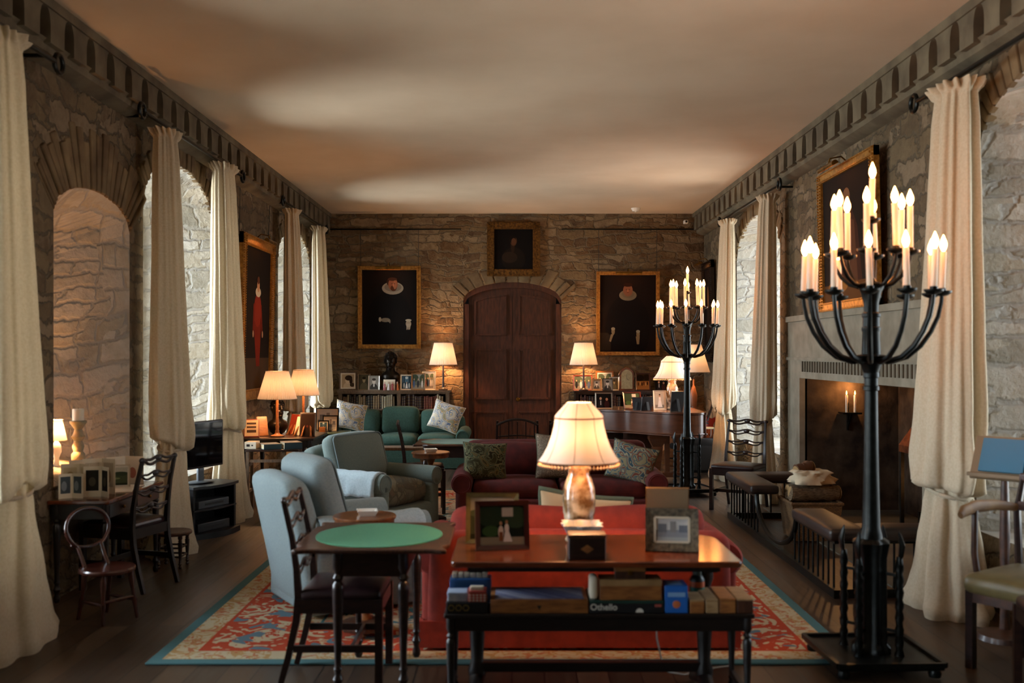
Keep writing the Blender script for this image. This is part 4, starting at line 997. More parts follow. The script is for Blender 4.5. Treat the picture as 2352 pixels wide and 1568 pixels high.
# --- on the right bookcase
frame('red-framed photograph of a gathering behind the lamp stem on right bookcase', (1.15, 16.16, CT), 0, .31, .25, .018, FR_RED, 'people', seed=12)
frame('tan frame with a pale oval portrait, in front on right bookcase', (1.365, 16.03, CT), 0, .165, .19, .03, FR_TAN, 'grey', seed=3)
frame('thin black frame with grey portrait, beside the oval portrait on right bookcase', (1.54, 16.02, CT), .05, .165, .20, .010, BLACK, 'grey', seed=4)
frame('small dark soldier-like portrait with white mount on right bookcase', (1.655, 16.10, CT), -.05, .155, .225, .008, FR_SILVER, 'dim', seed=2, mount=.012)
frame('wide orange-wood frame at the back of right bookcase', (1.51, 16.20, CT), 0, .29, .315, .022, FR_ORANGE, 'people', seed=22, mount=.02)
frame('dark wood frame with autumn-coloured scene right of the bracket clock', (2.12, 16.10, CT), .03, .24, .285, .018, FR_MAH, 'autumn')
frame('dark frame with two suited figures behind the piano lamp', (2.42, 16.12, CT), 0, .21, .21, .012, BLACK, 'dark', seed=4)
# --- on the piano lid
frame('glass-edged frame with two figures in dark evening dress, on left end of piano', (1.22, 13.22, PT), .08, .23, .215, .014, FR_SILVER, 'dark', lean=.12)
frame('brown frame with couple outdoors, middle of the piano lid', (1.60, 13.14, PT), .25, .255, .235, .018, FR_MAH, 'couple', lean=.3)
frame('cream wedding portrait in white frame on the piano, left of the lamp', (1.93, 12.98, PT), .12, .17, .255, .012, FR_CREAM, 'wedding', mount=.014)
frame('small dark frame turned away, its back to the room, on the piano lid', (1.735, 12.86, PT), PI+.35, .15, .18, .012, BLACK, 'dark', seed=1)
frame('second dark frame turned away, just left of the other on the piano lid', (1.63, 12.90, PT), PI-.6, .13, .17, .012, FR_MAH, 'grey', seed=9)
frame('tall black frame seen from behind with its strut out, in front of piano lamp', (2.085, 12.62, PT), PI+.25, .165, .26, .012, BLACK, 'dark', seed=6)
# --- on the console table
frame('mahogany frame with couple in a garden, left of the big lamp on console table', (-.045, 4.80, .75), .12, .262, .235, .024, FR_MAH, 'couple', lean=.2)
frame('green-gold frame just behind the mahogany-framed garden couple on console table', (-.10, 4.96, .75), -.03, .262, .25, .022, FR_GREEN, 'land', lean=.2)
frame('woven bark frame with small group photograph, right end of console table', (.765, 4.76, .75), -.13, .252, .205, .045, FR_WOVEN, 'town', lean=.24, inner=FR_CREAM, thick=.026)
frame('tan-backed frame turned away, behind the woven bark frame on console table', (.775, 4.98, .75), PI-.12, .21, .29, .02, FR_TAN, 'land', lean=.22, back=mat('tan_backing_board', '#8f7a5e', .8))
# ------------------------------------------------------------------ wall portraits
def portrait(label, loc, rz, w, h, bar, shapes, fm=GOLD, wires=0.0, lamp=True, tilt=.02, inner=True, watts=1.6):
    th = thing('portrait_painting', label, 'painting', loc, rz)
    L = Matrix.Rotation(tilt, 4, 'X') @ Matrix.Translation((0, -.03, 0))
    mb = MB(); mb.T = L
    for a, b in (((-w/2+bar/2, bar/2), (w/2-bar/2, bar/2)), ((-w/2+bar/2, h-bar/2), (w/2-bar/2, h-bar/2)), ((-w/2+bar/2, bar/2), (-w/2+bar/2, h-bar/2)), ((w/2-bar/2, bar/2), (w/2-bar/2, h-bar/2))):
        hz = a[1] == b[1]; e = bar/2 if hz else bar/2
        p = (a[0]-(e if hz else 0), 0, a[1]-(0 if hz else e)); q = (b[0]+(e if hz else 0), 0, b[1]+(0 if hz else e))
        mb.bar(p, q, bar*.98 if not hz else .05, .05 if not hz else bar*.98, up=(0, 0, 1) if hz else (0, 1, 0)) if hz else mb.span((a[0]-bar/2, -.025, 0), (a[0]+bar/2, .025, h))
        # beaded edges
        n = int((w if hz else h)/.028)
        for off in (-.36, .36):
            for i in range(n):
                u = (i+.5)/n; x = p[0]+(q[0]-p[0])*u+(0 if hz else off*bar); z = p[2]+(q[2]-p[2])*u+(off*bar if hz else 0)
                mb.box((x, -.03, z), (.018, .02, .012) if hz else (.012, .02, .018))
    mb.build('frame', fm, th, smooth=False)
    mats = []; mb = MB(); mb.T = L; iw, ih = w-2*bar, h-2*bar
    layers(mb, mats, iw+.01, ih+.01, shapes, bar-.005, .0); mb.build('canvas', mats, th, smooth=False)
    mb = MB(); mb.T = L; mb.span((-w/2+.02, .02, .02), (w/2-.02, .028, h-.02)); mb.build('backing', BLACK, th, smooth=False)
    if wires:
        for s in (-1, 1): mb = MB(); mb.cyl((s*w*.46, -.025, h), (s*w*.46, -.035, h+wires), .004, n=6); mb.build('hanging_wire', BLACK, th)
    if lamp:
        mb = MB(); mb.tube([(0, -.02, h-.02), (0, -.10, h+.05), (0, -.2, h+.03), (0, -.22, h-.04)], .008, 8); lm = mb.build('picture_light', BRASS, th)
        mb = MB(); N = 9; r = .032; lw = .21
        vs = [(x, -.22+r*math.cos(g), h-.05+r*math.sin(g)) for x in (-lw, lw) for g in [.2+(PI+.5)*i/(N-1) for i in range(N)]]
        mb.add(vs, [(i, i+1, N+i+1, N+i) for i in range(N-1)]+[tuple(range(N)), tuple(range(N, 2*N))]); mb.build('hood', BRASS, lm)
        mb = MB(); mb.cyl((-lw*.9, -.215, h-.035), (lw*.9, -.215, h-.035), .009, n=10); mb.build('tube_bulb', mat('picture_light_bulb', '#ffcf90', .3, emit='#ff9a48', es=14.0), lm)
    return th
BK = '#120c09'
MAN = [('r', 0, 0, 1, 1, BK), ('e', .5, .3, .42, .42, '#0b0807'), ('e', .56, .755, .195, .085, '#857a68'), ('e', .565, .768, .155, .06, '#6b6152'), ('e', .55, .835, .10, .065, '#2e1a10'), ('e', .565, .805, .085, .085, '#7f4c33'), ('e', .575, .755, .055, .04, '#4a2717'), ('e', .57, .782, .03, .008, '#4a2717'), ('e', .555, .875, .085, .022, '#3a2114'), ('e', .60, .80, .03, .06, '#8e5a3d'),
       ('e', .545, .815, .012, .005, '#4a2a1a'), ('e', .595, .815, .012, .005, '#4a2a1a'), ('e', .57, .795, .01, .02, '#b26a48'), ('e', .43, .33, .085, .028, '#7d6f5c'), ('e', .33, .337, .024, .032, '#a0957f'), ('e', .845, .28, .05, .045, '#8f806a'), ('e', .845, .327, .055, .016, '#a0957f')]
MAN += [('p', [(.46+.012*i, .325), (.475+.012*i, .325), (.52+.004*i, .29+.012*i), (.51+.004*i, .288+.012*i)], '#8d7f6c') for i in range(4)]+[('p', [(.81+.02*i, .28), (.828+.02*i, .28), (.82+.018*i, .20+.01*(i % 2)), (.81+.018*i, .20)], '#a3937d') for i in range(4)]
portrait('portrait of a bearded person in a white ruff, gilt frame, left of the arched door', (-2.005, YF, 1.77), 0, 1.03, 1.35, .068, MAN, wires=.60)
LADY = [('r', 0, 0, 1, 1, '#1b100b'), ('e', .5, .3, .4, .45, '#120a07'), ('e', .5, .735, .155, .07, '#776850'), ('e', .5, .75, .11, .05, '#6d5d47'), ('e', .5, .80, .085, .08, '#80523a'), ('e', .5, .87, .085, .025, '#2a150c'), ('e', .475, .81, .012, .005, '#4a2a1a'), ('e', .525, .81, .012, .005, '#4a2a1a'), ('e', .5, .79, .009, .018, '#b07048'), ('e', .5, .772, .02, .005, '#6b2d1c'),
        ('p', [(0, .25), (.14, .25), (.2, .21), (.2, .02), (0, .02)], '#2c2117'), ('e', .24, .27, .03, .05, '#8f7350', ), ('p', [(.2, .23), (.25, .23), (.2, .13), (.17, .14)], '#8f7350'), ('e', .68, .23, .03, .05, '#8f7350'), ('p', [(.64, .2), (.71, .2), (.7, .1), (.66, .1)], '#8f7350'), ('e', .24, .30, .035, .02, '#a08e70'), ('e', .68, .265, .035, .02, '#a08e70')]
portrait('portrait of a person in a lace collar, gilt frame, right of the arched door', (1.895, YF, 1.66), 0, 1.035, 1.37, .06, LADY, wires=.69)
FAINT = [('r', 0, 0, 1, 1, '#0e0806'), ('e', .5, .25, .3, .3, '#191009'), ('e', .40, .30, .2, .14, '#2a1c12'), ('e', .48, .58, .05, .18, '#2b1b11'), ('e', .50, .70, .085, .12, '#4a2d1c'), ('e', .47, .75, .09, .1, '#150c07'), ('e', .505, .69, .06, .085, '#573622')]
portrait('small square-ish dark portrait in ornate gilt frame above the arched door', (.025, YF, 2.95), 0, .87, .89, .12, FAINT, fm=GOLDD, lamp=False)
TALL = [('r', 0, 0, 1, 1, '#17100b'), ('r', 0, 0, 1, .22, '#4b3826'), ('p', [(.5, .16), (.62, .16), (.66, .45), (.6, .6), (.44, .6), (.4, .42)], '#6d1f12'), ('e', .52, .56, .14, .12, '#7d2717'), ('p', [(.36, .6), (.42, .62), (.4, .42), (.34, .4)], '#6d1f12'), ('p', [(.66, .6), (.62, .62), (.68, .4), (.72, .4)], '#6d1f12'), ('e', .36, .39, .025, .025, '#b08a6a'), ('e', .71, .39, .025, .025, '#b08a6a'), ('e', .52, .69, .1, .035, '#c9b89c'), ('e', .52, .735, .05, .045, '#b98a66'), ('e', .52, .775, .045, .028, '#5a3420')]
portrait('tall portrait of a standing figure in red, gilt frame on the left wall', (-XW, 12.10, 1.14), PI/2, 1.5, 1.95, .13, TALL, wires=.5)
ROBE = [('r', 0, 0, 1, 1, '#1c120c'), ('p', [(.3, 0), (.8, 0), (.7, .55), (.58, .72), (.42, .7), (.35, .5)], '#3a1d12'), ('p', [(.55, .1), (.7, .1), (.64, .6), (.58, .62)], '#54301d'), ('e', .5, .80, .07, .07, '#6d4a30'), ('r', 0, 0, 1, .14, '#5a3416'), ('e', .3, .12, .2, .06, '#8a5522')]
portrait('dark portrait of a robed figure above the fireplace, lamp on its frame', (XW-.05, 9.08, 2.10), -PI/2, 1.52, 1.34, .085, ROBE)
portrait('narrow dark-framed portrait on the right wall behind the farther candelabra', (XW, 15.72, 1.56), -PI/2, .74, 1.58, .12, [('r', 0, 0, 1, 1, '#140d09'), ('e', .45, .6, .14, .2, '#6b4527'), ('e', .5, .3, .3, .25, '#26170e')], fm=W['black'])
for x0, x1, wh in ((-3.0, -.83, 'left'), (.81, 2.98, 'right')):
    mb = MB(); mb.cyl((x0, 0, 0), (x1, 0, 0), .012, n=8); o = mb.build('picture_rail', IRON); o.location = (0, YF-.035, 3.72)
    tag(o, 'thin black picture rail high on the end wall, %s of the door' % wh, 'picture rail')
    mb = MB()
    for x in (x0+.2, x1-.2): mb.bar((x, 0, 0), (x, .035, 0), .014)
    mb.build('bracket', IRON, o)

# ------------------------------------------------------------------ bookcases and books
def bookcase(label, x0, x1, ztop, wood, dividers, seed, cols, where, bm_=.3, zb=.80):
    cx = (x0+x1)/2; w = x1-x0; th = thing('bookcase', label, 'bookcase', (cx, 16.15, 0))
    mb = MB(); mb.span((-w/2-.02, -.17, ztop-.035), (w/2+.02, .165, ztop)); mb.span((-w/2, -.155, ztop-.06), (w/2, .16, ztop-.035)); mb.build('bookcase_top', wood, th, smooth=False)
    for s in (-1, 1): mb = MB(); mb.span((s*w/2, -.15, 0), (s*(w/2-.055), .16, ztop-.06)); mb.build('side_panel', wood, th, smooth=False)
    for dx in dividers: mb = MB(); mb.span((dx-.03, -.15, 0), (dx+.03, .16, ztop-.06)); mb.build('divider', wood, th, smooth=False)
    for z in (.12, .46, zb): mb = MB(); mb.span((-w/2+.055, -.14, z-.022), (w/2-.055, .15, z)); mb.build('shelf', wood, th, smooth=False)
    mb = MB(); mb.span((-w/2+.05, .14, .05), (w/2-.05, .16, ztop-.06)); mb.build('back_panel', wood, th, smooth=False)
    r = random.Random(seed); edges = [-w/2+.06]+[e for dx in dividers for e in (dx-.035, dx+.035)]+[w/2-.06]
    for b in range(0, len(edges), 2):
        x = edges[b]+.01; lim = edges[b+1]-.05; k = 0
        while x < lim:
            u = (x-edges[b])/(edges[b+1]-edges[b]); nm, base = cols[b//2](u)
            wd = r.uniform(.026, .042); h = r.uniform(.185, .232); d_ = .15
            key = nm
            if key not in PROTO:
                mb = MB(); m = []
                # rounded spine with raised bands, boards and pale page block
                pts = [(-.5, .01)]+[(-.5*math.cos(g), -.012*math.sin(g)) for g in [PI*i/8 for i in range(9)]]+[(.5, .01), (.5, .15), (-.5, .15)]
                mb.prism(pts, 0, 1); cov = mb.build('book', [mat('book_'+nm.replace(' ', '_'), base, .6, col2=tuple(c*.7 for c in lin(base)), scale=14)], angle=30)
                mb = MB()
                for z in (.18, .38, .58, .80): mb.prism([(-.52*math.cos(g), -.016*math.sin(g)) for g in [PI*i/8 for i in range(9)]], z, z+.022)
                mb.build('spine_band', mat('gilt_band', '#8f7440', .5, .4), cov)
                mb = MB(); mb.span((-.42, .02, .97), (.42, .146, 1.004)); mb.build('pages', mat('old_paper', '#b6a684', .9), cov)
                PROTO[key] = cov; o = cov
            else: o = copy_tree(PROTO[key])
            o.location = (cx+x+wd/2, 16.02+r.uniform(-.008, .012), zb+.0005); o.scale = (wd-.002, 1, h)
            tag(o, '%s book standing among similar ones in the %s' % (nm, where), 'book', 'books in the '+where)
            x += wd+.0015; k += 1
PROTO = {}
rc = random.Random(3)
bookcase('low weathered oak bookcase against the end wall behind the green sofa', -2.79, -1.01, BT, W['oak'], [0.08], 4,
         [lambda u: rc.choice([('dark brown leather', '#3a2719'), ('tan leather', '#6d5233'), ('pale calf', '#8b7a5c'), ('black-brown leather', '#21170f')]) if u < .7 else ('grey-cream cloth', '#8d826c'),
          lambda u: ('deep red-brown leather', '#341510') if u < .5 else (('faded red leather', '#7b3629') if u < .8 else ('ivory and black labelled', '#b5a588'))], 'left bookcase')
bookcase('dark mahogany bookcase against the end wall behind the piano', 1.02, 2.62, CT, W['dark'], [0.0], 6,
         [lambda u: rc.choice([('brick-red leather', '#4d2117'), ('umber leather', '#2f1b12')]), lambda u: rc.choice([('brick-red leather', '#4d2117'), ('umber leather', '#2f1b12')])], 'right bookcase')

# bust, figurines, card, clock
def bust(label, loc, rz, s, m, plinth=True):
    th = thing('bust_sculpture', label, 'bust', loc, rz); mb = MB()
    if plinth: mb.lathe([(.075, 0), (.08, .012), (.06, .03), (.05, .055), (.055, .07)], n=20)
    mb.build('plinth', m, th) if plinth else None
    mb = MB(); z = .06 if plinth else 0
    mb.lathe([(.05, z), (.085, z+.03), (.115, z+.09), (.12, z+.13), (.10, z+.165), (.062, z+.195), (.055, z+.25)], n=28, fn=lambda g, q: 1+.10*abs(math.cos(g))**2 if q < z+.19 else 1)
    c = z+.335
    mb.ell((0, .005, c), (.078, .095, .115), 24, 16)
    mb.ell((0, -.035, c-.055), (.055, .062, .065), 16, 10)      # jaw
    mb.tube([(0, -.088, c+.03), (0, -.103, c-.005), (0, -.112, c-.022), (0, -.095, c-.032)], [.010, .013, .017, .010], 8)   # nose
    for sx in (-1, 1):
        mb.ell((sx*.032, -.082, c+.035), (.022, .014, .008), 10, 6); mb.ell((sx*.031, -.083, c+.017), (.014, .012, .010), 10, 6)
        mb.ell((sx*.08, .005, c-.005), (.012, .024, .034), 10, 8)
    mb.ell((0, -.092, c-.058), (.024, .012, .006), 10, 6); mb.ell((0, -.09, c-.070), (.02, .012, .007), 10, 6); mb.ell((0, -.082, c-.1), (.026, .02, .018), 10, 6)
    rr = random.Random(2)
    for i in range(70):   # hair locks
        g = rr.uniform(0, 2*PI); e = rr.uniform(.15, 1.5); x, y, zz = .08*math.cos(e)*math.cos(g), .095*math.cos(e)*math.sin(g)+.008, .115*math.sin(e)
        if y < -.05 and zz < .075: continue
        mb.ell((x, y, c+zz), (.017, .017, .013), 8, 5)
    o = mb.build('head', m, th, angle=80)
    for ch in th.children: ch.scale = (s, s, s)
    return th
bust('dark bronze bust of a head on small plinth, on the left bookcase', (-1.975, 16.185, BT), 0, 1.2, BRONZE)
bust('large dark bronze head among leaning frames on the table by the left lamps', (-2.735, 11.62, .75), .75, .92, BRONZE, plinth=False)
mb = MB(); mb.add([(-.095, .02, 0), (.095, .02, 0), (.095, .05, .17), (-.095, .05, .17), (-.095, .024, 0), (.095, .024, 0), (.095, .054, .17), (-.095, .054, .17)], [(0,1,2,3), (7,6,5,4), (0,1,5,4), (1,2,6,5), (2,3,7,6), (3,0,4,7)])
o = mb.build('card', CREAM, smooth=False); o.location = (-1.975, 15.985, BT); tag(o, 'pale blank card propped in front of the bronze bust', 'card')
FIGC = [('pink figurine left of the white one before the bronze bust', '#a85a5c', -2.045), ('white figurine between two pink ones before the bronze bust', '#d8d2cc', -1.98), ('red-pink figurine right of the white one before the bronze bust', '#9c4440', -1.92), ('small orange figurine beside the blue-toned photograph', '#a8602f', -1.845)]
for lb, c, x in FIGC:
    th = thing('figurine', lb, 'figurine', (x, 15.985+(.03 if 'orange' in lb else 0), BT), 0, 'figurines before the bust'); pm = mat('figurine_'+c[1:], c, .35)
    mb = MB(); mb.lathe([(.022, 0), (.024, .01), (.018, .04), (.014, .06), (.018, .08), (.014, .1), (.006, .105)], n=14); mb.build('figure_body', pm, th)
    mb = MB(); mb.ell((0, 0, .12), (.013, .013, .017), 12, 8); mb.build('head', mat('figurine_face', '#cfae98', .4), th)
th = thing('bracket_clock', 'arched mahogany bracket clock with pale dial on the right bookcase', 'clock', (1.85, 16.1, CT))
arc = lambda w, z, n=14: [(-w, 0), (w, 0)]+[(w*math.cos(PI*i/n), z+w*math.sin(PI*i/n)) for i in range(n+1)]
mb = MB(); mb.prism(arc(.115, .24), -.06, .07, 'y'); mb.span((-.13, -.07, 0), (.13, .08, .025)); mb.tube([(.12*math.cos(PI*i/16), -.03, .24+.12*math.sin(PI*i/16)) for i in range(17)], .014, 8); mb.build('case', W['red'], th, angle=30)
mb = MB(); mb.prism([(x*.78, .03+z*.87) for x, z in arc(.115, .24)], -.066, -.06, 'y'); dl = mb.build('dial', mat('aged_clock_dial', '#a5946e', .5, col2='#8f7c55', scale=25), th, angle=30)
mb = MB(); mb.bar((0, -.068, .19), (0, -.068, .26), .005); mb.bar((0, -.068, .19), (.035, -.068, .17), .006)
for i in range(12): g = PI*i/6; mb.bar((.065*math.sin(g), -.067, .19+.065*math.cos(g)), (.075*math.sin(g), -.067, .19+.075*math.cos(g)), .004)
mb.build('hand', BLACK, dl)
mb = MB(); mb.tube([(.03*math.cos(PI*i/8), 0, .365+.03*math.sin(PI*i/8)) for i in range(9)], .006, 6); mb.build('handle', BRASS, th)

# ------------------------------------------------------------------ piano
th = thing('grand_piano', 'brown grand piano with curved side, photographs on its closed lid', 'piano', (0, 0, 0))
ctrl = [(2.42, 13.85), (1.10, 13.85), (.98, 13.75), (.94, 13.5), (.98, 13.28), (1.12, 13.1), (1.32, 12.98), (1.52, 12.88), (1.70, 12.70), (1.88, 12.50), (2.08, 12.38), (2.28, 12.36), (2.40, 12.42), (2.44, 12.55), (2.44, 13.8)]
def catmull(P, n=6):
    out = []; N = len(P)
    for i in range(N):
        a, b, c, d_ = [V((*P[(i+k-1) % N], 0)) for k in range(4)]
        for j in range(n):
            t_ = j/n; q = .5*((2*b)+(c-a)*t_+(2*a-5*b+4*c-d_)*t_*t_+(3*b-a-3*c+d_)*t_**3); out.append((q.x, q.y))
    return out
PO = catmull(ctrl)
def inset(P, e):
    cx, cy = sum(p[0] for p in P)/len(P), sum(p[1] for p in P)/len(P); return [(cx+(x-cx)*(1-e), cy+(y-cy)*(1-e)) for x, y in P]
PW = mat('piano_walnut', '#5f3722', .24, col2='#532e1b', scale=3, stretch=(1, 1, 6), coat=.4)
mb = MB(); mb.prism(inset(PO, .012), .66, .925, 'z'); mb.build('case', PW, th, angle=30)
mb = MB(); mb.prism(PO, .932, .955, 'z'); o = mb.build('lid', PW, th, angle=30)
mb = MB(); mb.tube([(x, y, .685) for x, y in inset(PO, .004)], .012, 6, closed=True); mb.build('moulding', PW, th)
for x, y in ((1.86, 12.78), (1.2, 13.55), (2.3, 13.65)):
    mb = MB()
    mb.add([(x+i*r_, y+j*r_, z) for r_, z in ((.11, .66), (.11, .60), (.06, .50), (.065, .46), (.03, .1), (.045, .08), (.04, .03)) for i, j in ((-1,-1), (1,-1), (1,1), (-1,1))], [(a*4+k, a*4+(k+1) % 4, a*4+4+(k+1) % 4, a*4+4+k) for a in range(6) for k in range(4)]+[(0,1,2,3), (24,25,26,27)])
    l_ = mb.build('leg', PW, th, smooth=False); mb = MB(); mb.cyl((x-.02, y, .022), (x+.02, y, .022), .022); mb.build('castor', BRASS, l_)
mb = MB(); mb.span((2.0, 13.0, .12), (2.06, 13.06, .66)); mb.span((2.14, 13.0, .12), (2.2, 13.06, .66)); mb.span((1.96, 12.96, .08), (2.24, 13.1, .14)); mb.build('pedal_lyre', PW, th, smooth=False)
# ------------------------------------------------------------------ cushions
def tapestry(name, base, cs, scale=9, dist=1.6):
    t = NT(name); c = t.coords((scale, scale, scale))
    a = t.new('ShaderNodeTexNoise'); a.inputs['Scale'].default_value = 1; a.inputs['Detail'].default_value = 1.5; a.inputs['Distortion'].default_value = dist; t.ln(c, a.inputs['Vector'])
    v = t.new('ShaderNodeTexVoronoi'); v.inputs['Scale'].default_value = .7; t.ln(c, v.inputs['Vector'])
    f = t.math('ADD', a.outputs[0], t.math('MULTIPLY', t.math('SINE', t.math('MULTIPLY', v.outputs['Distance'], 17)), .09))
    t.ln(t.ramp(f, [(0, base)]+[(.36+.30*i/len(cs), h) for i, h in enumerate(cs)]+[(.70, base)], 'CONSTANT'), t.b.inputs['Base Color'])
    t.b.inputs['Roughness'].default_value = .95; t.b.inputs['Specular IOR Level'].default_value = .1
    return t.m
def cushion(label, loc, rot, w, h, m, pipe, d=.15, fringe=False):
    th = thing('cushion', label, 'cushion', loc); th.rotation_euler = rot
    def sh(o, u):
        k = 1-.10*(1-u[2]**2)*abs(u[0])**3 if True else 1; k2 = 1-.10*(1-u[0]**2)*abs(u[2])**3
        e = max(0, 1-abs(u[0])**2.5)*max(0, 1-abs(u[2])**2.5)
        return (o.x*k, o.y*(.22+.78*e**.5), o.z*k2)
    mb = MB(); mb.rbox((0, 0, h/2), (w, d, h), .02, fn=sh, n=14); mb.build('cover', m, th, angle=180)
    mb = MB(); pts = []
    for q, (sx, sz) in enumerate(((1, 1), (-1, 1), (-1, -1), (1, -1))):
        nx = [(-1, 0), (0, -1), (1, 0), (0, 1)][q]
        for i in range(10):
            u = [sx+nx[0]*2*i/10, sz+nx[1]*2*i/10]; x, z = u[0]*w/2, u[1]*h/2
            pts.append((x*(1-.10*(1-u[1]**2)*abs(u[0])**3), 0, h/2+z*(1-.10*(1-u[0]**2)*abs(u[1])**3)))
    mb.tube(pts, .018 if fringe else .008, 6, closed=True); mb.build('fringe' if fringe else 'piping', pipe, th, angle=180)
    return th
FLOWER = tapestry('pale_floral_linen', '#c2b69f', ['#8f98a3', '#c6bba6', '#5f6e85', '#bdb198', '#a98a62', '#8a8a72'], 6.5)
LEAFY = tapestry('green_leaf_tapestry', '#3c3a28', ['#5d6048', '#2e2c20', '#716c50', '#44503f', '#665a3a'], 8)
PAISL = tapestry('grey_paisley', '#6d6152', ['#877a68', '#5c5046', '#988b78', '#665749'], 26)
BLOOM = tapestry('blue_bloom_print', '#8f8b70', ['#4c6470', '#8f8b70', '#7a4a40', '#6d7a78', '#a29c82', '#3f5866'], 7)
PIPE = mat('white_piping', '#cbc0aa', .9); PIPEG = mat('green_piping', '#4b4c38', .9)
cushion('floral cushion with pale piping on the left end of the green sofa', (-2.42, 14.70, .57), (-.35, .22, .30), .46, .42, FLOWER, PIPE)
cushion('floral cushion with pale piping tilted on the right end of the green sofa', (-1.04, 14.72, .56), (-.3, .30, -.12), .46, .42, FLOWER, PIPE)
cushion('green leafy tapestry cushion at left end of the wine-red sofa', (-.26, 9.40, .50), (-.33, .05, .12), .42, .36, LEAFY, PIPEG)
cushion('grey paisley cushion in the middle of the wine-red sofa', (.43, 9.44, .50), (-.30, .0, -.05), .42, .44, PAISL, PIPEG)
cushion('blue-flowered cushion tilted at right end of the wine-red sofa', (1.08, 9.36, .49), (-.33, .26, -.2), .44, .37, BLOOM, PIPEG)
cushion('cream cushion with green fringe leaning on the red sofa behind the big lamp', (.40, 6.12, .47), (.3, .12, 0), .56, .40, mat('cream_cushion_cloth', '#c7ad86', .95), mat('green_fringe', '#5c6450', .95, bump=.6, scale=60, bdist=.01), fringe=True)

# ------------------------------------------------------------------ things on the console table
th = thing('porcelain_dish', 'square white and blue porcelain dish with flared rim before the big lamp', 'dish', (.335, 4.775, .75))
mb = MB(); N = 48
def sq(g, z): return 1/max(abs(math.cos(g)), abs(math.sin(g)))**.75*(1+.06*math.cos(8*g)*z/.12)
mb.lathe([(.05, 0), (.054, .012), (.05, .03), (.064, .07), (.082, .112), (.096, .134), (.089, .134), (.074, .108), (.04, .05), (.02, .045)], n=N, fn=sq); mb.build('bowl', mat('blue_white_porcelain', '#d5d2cb', .15, col2='#7d8ba5', scale=12, lo=.5, hi=.62), th, angle=60)
th = thing('wooden_box', 'dark inlaid wooden box in front of the porcelain dish on console table', 'box', (.345, 4.62, .75))
mb = MB(); mb.rbox((0, 0, .05), (.172, .11, .10), .006); mb.build('body', W['dark'], th)
mb = MB(); mb.rbox((0, 0, .108), (.178, .116, .018), .006); mb.build('lid', W['mid'], th)
mb = MB(); mb.prism([(0, .03), (.03, .05), (0, .07), (-.03, .05)], -.0565, -.0545, 'y'); mb.build('inlay', W['light'], th, smooth=False)
# ------------------------------------------------------------------ games on the bench
Z = .5005
def gbox(name, label, x0, x1, y0, dp, z0, h, m, lid=None, lidm=None, cat='box', grp=None):
    th = thing(name, label, cat, ((x0+x1)/2, y0+dp/2, z0), 0, grp); w = x1-x0
    mb = MB(); mb.rbox((0, 0, h/2 if not lid else (h-lid)/2), (w-.002, dp, h if not lid else h-lid), .003); mb.build('body', m, th)
    if lid: mb = MB(); mb.rbox((0, 0, h-lid/2), (w, dp+.002, lid), .003); mb.build('lid', lidm or m, th)
    return th
def text_part(s, parent, loc, size, m, rx=PI/2):
    cu = bpy.data.curves.new('t', 'FONT'); cu.body = s; cu.size = size; cu.extrude = .0006; cu.align_x = 'LEFT'; cu.offset = size*.018
    ob = bpy.data.objects.new('t', cu); COL.objects.link(ob); dg = bpy.context.evaluated_depsgraph_get(); me = bpy.data.meshes.new_from_object(ob.evaluated_get(dg))
    bpy.data.objects.remove(ob); o = bpy.data.objects.new('lettering', me); me.materials.clear(); me.materials.append(m); COL.objects.link(o); o.parent = parent; o.location = loc; o.rotation_euler = (rx, 0, 0); return o
BKB = mat('black_card', '#0d0f12', .5); PW_ = mat('print_white', '#c9c6ba', .6)
b = gbox('game_box', 'black game box with three gold hexagons at left end of the games bench', -.305, -.115, 4.585, .17, Z, .05, BKB)
mb = MB()
for i in range(3):
    cx = -.07+.034*i
    for k in range(6): g = PI/3*k; g2 = PI/3*(k+1); mb.bar((cx+.014*math.cos(g), -.0862, .025+.014*math.sin(g)), (cx+.014*math.cos(g2), -.0862, .025+.014*math.sin(g2)), .004, .002)
mb.build('gold_hexagon', mat('gold_print', '#a08a4c', .5, .3), b)
gbox('card_box', 'white and pale blue card box on the black game box, left', -.30, -.205, 4.60, .09, Z+.0505, .042, mat('white_card_box', '#c3c5cc', .5, col2='#8f9db8', scale=25), .012, mat('pale_blue_card', '#9fadc4', .5))
b = gbox('card_box', 'red and white chequered box on the black game box, right', -.203, -.118, 4.59, .09, Z+.0505, .05, mat('red_check', '#a8453a', .5), .008, mat('dull_red_card', '#8a3028', .5))
mb = MB()
for i in range(5):
    for j in range(3): mb.box((-.034+.017*i, -.0455, .008+.012*j), (.009, .002, .006))
mb.build('check_print', PW_, b)
tag(gbox('domino', 'ivory domino lying on the red chequered box', -.195, -.13, 4.605, .03, Z+.1007, .018, CREAM), 'ivory domino block lying on the red chequered box', 'domino')
gbox('game_box', 'blue game box at the back of the games bench, left', -.30, -.10, 4.775, .10, Z, .115, mat('blue_card', '#2c5f9c', .45))
for i in range(6):
    mb = MB(); mb.rbox((0, 0, .012), (.026, .05, .024), .004); o = mb.build('domino', CREAM); o.location = (-.275+.029*i, 4.82, Z+.1155); tag(o, 'ivory domino in the row on top of the back blue box', 'domino', 'row of ivory dominoes')
b = gbox('wooden_tray_box', 'wide flat wooden box with blue-patterned top in the middle of the bench', -.10, .352, 4.585, .26, Z, .062, W['light'])
mb = MB(); mb.span((-.205, -.11, .062), (.205, .11, .0635)); pt = mb.build('top_panel', stone('lilac_print', 22, 22, ['#8d8ea8', '#6e7292', '#a3a2b6', '#7c7f9e'], '#4a4f74', warp=.02, mw=.05, bump=.0), b, smooth=False)
mb = MB(); mb.prism([(-.01, .036), (.01, .036), (0, .016)], -.132, -.129, 'y'); mb.build('clasp', BLACK, b, smooth=False)
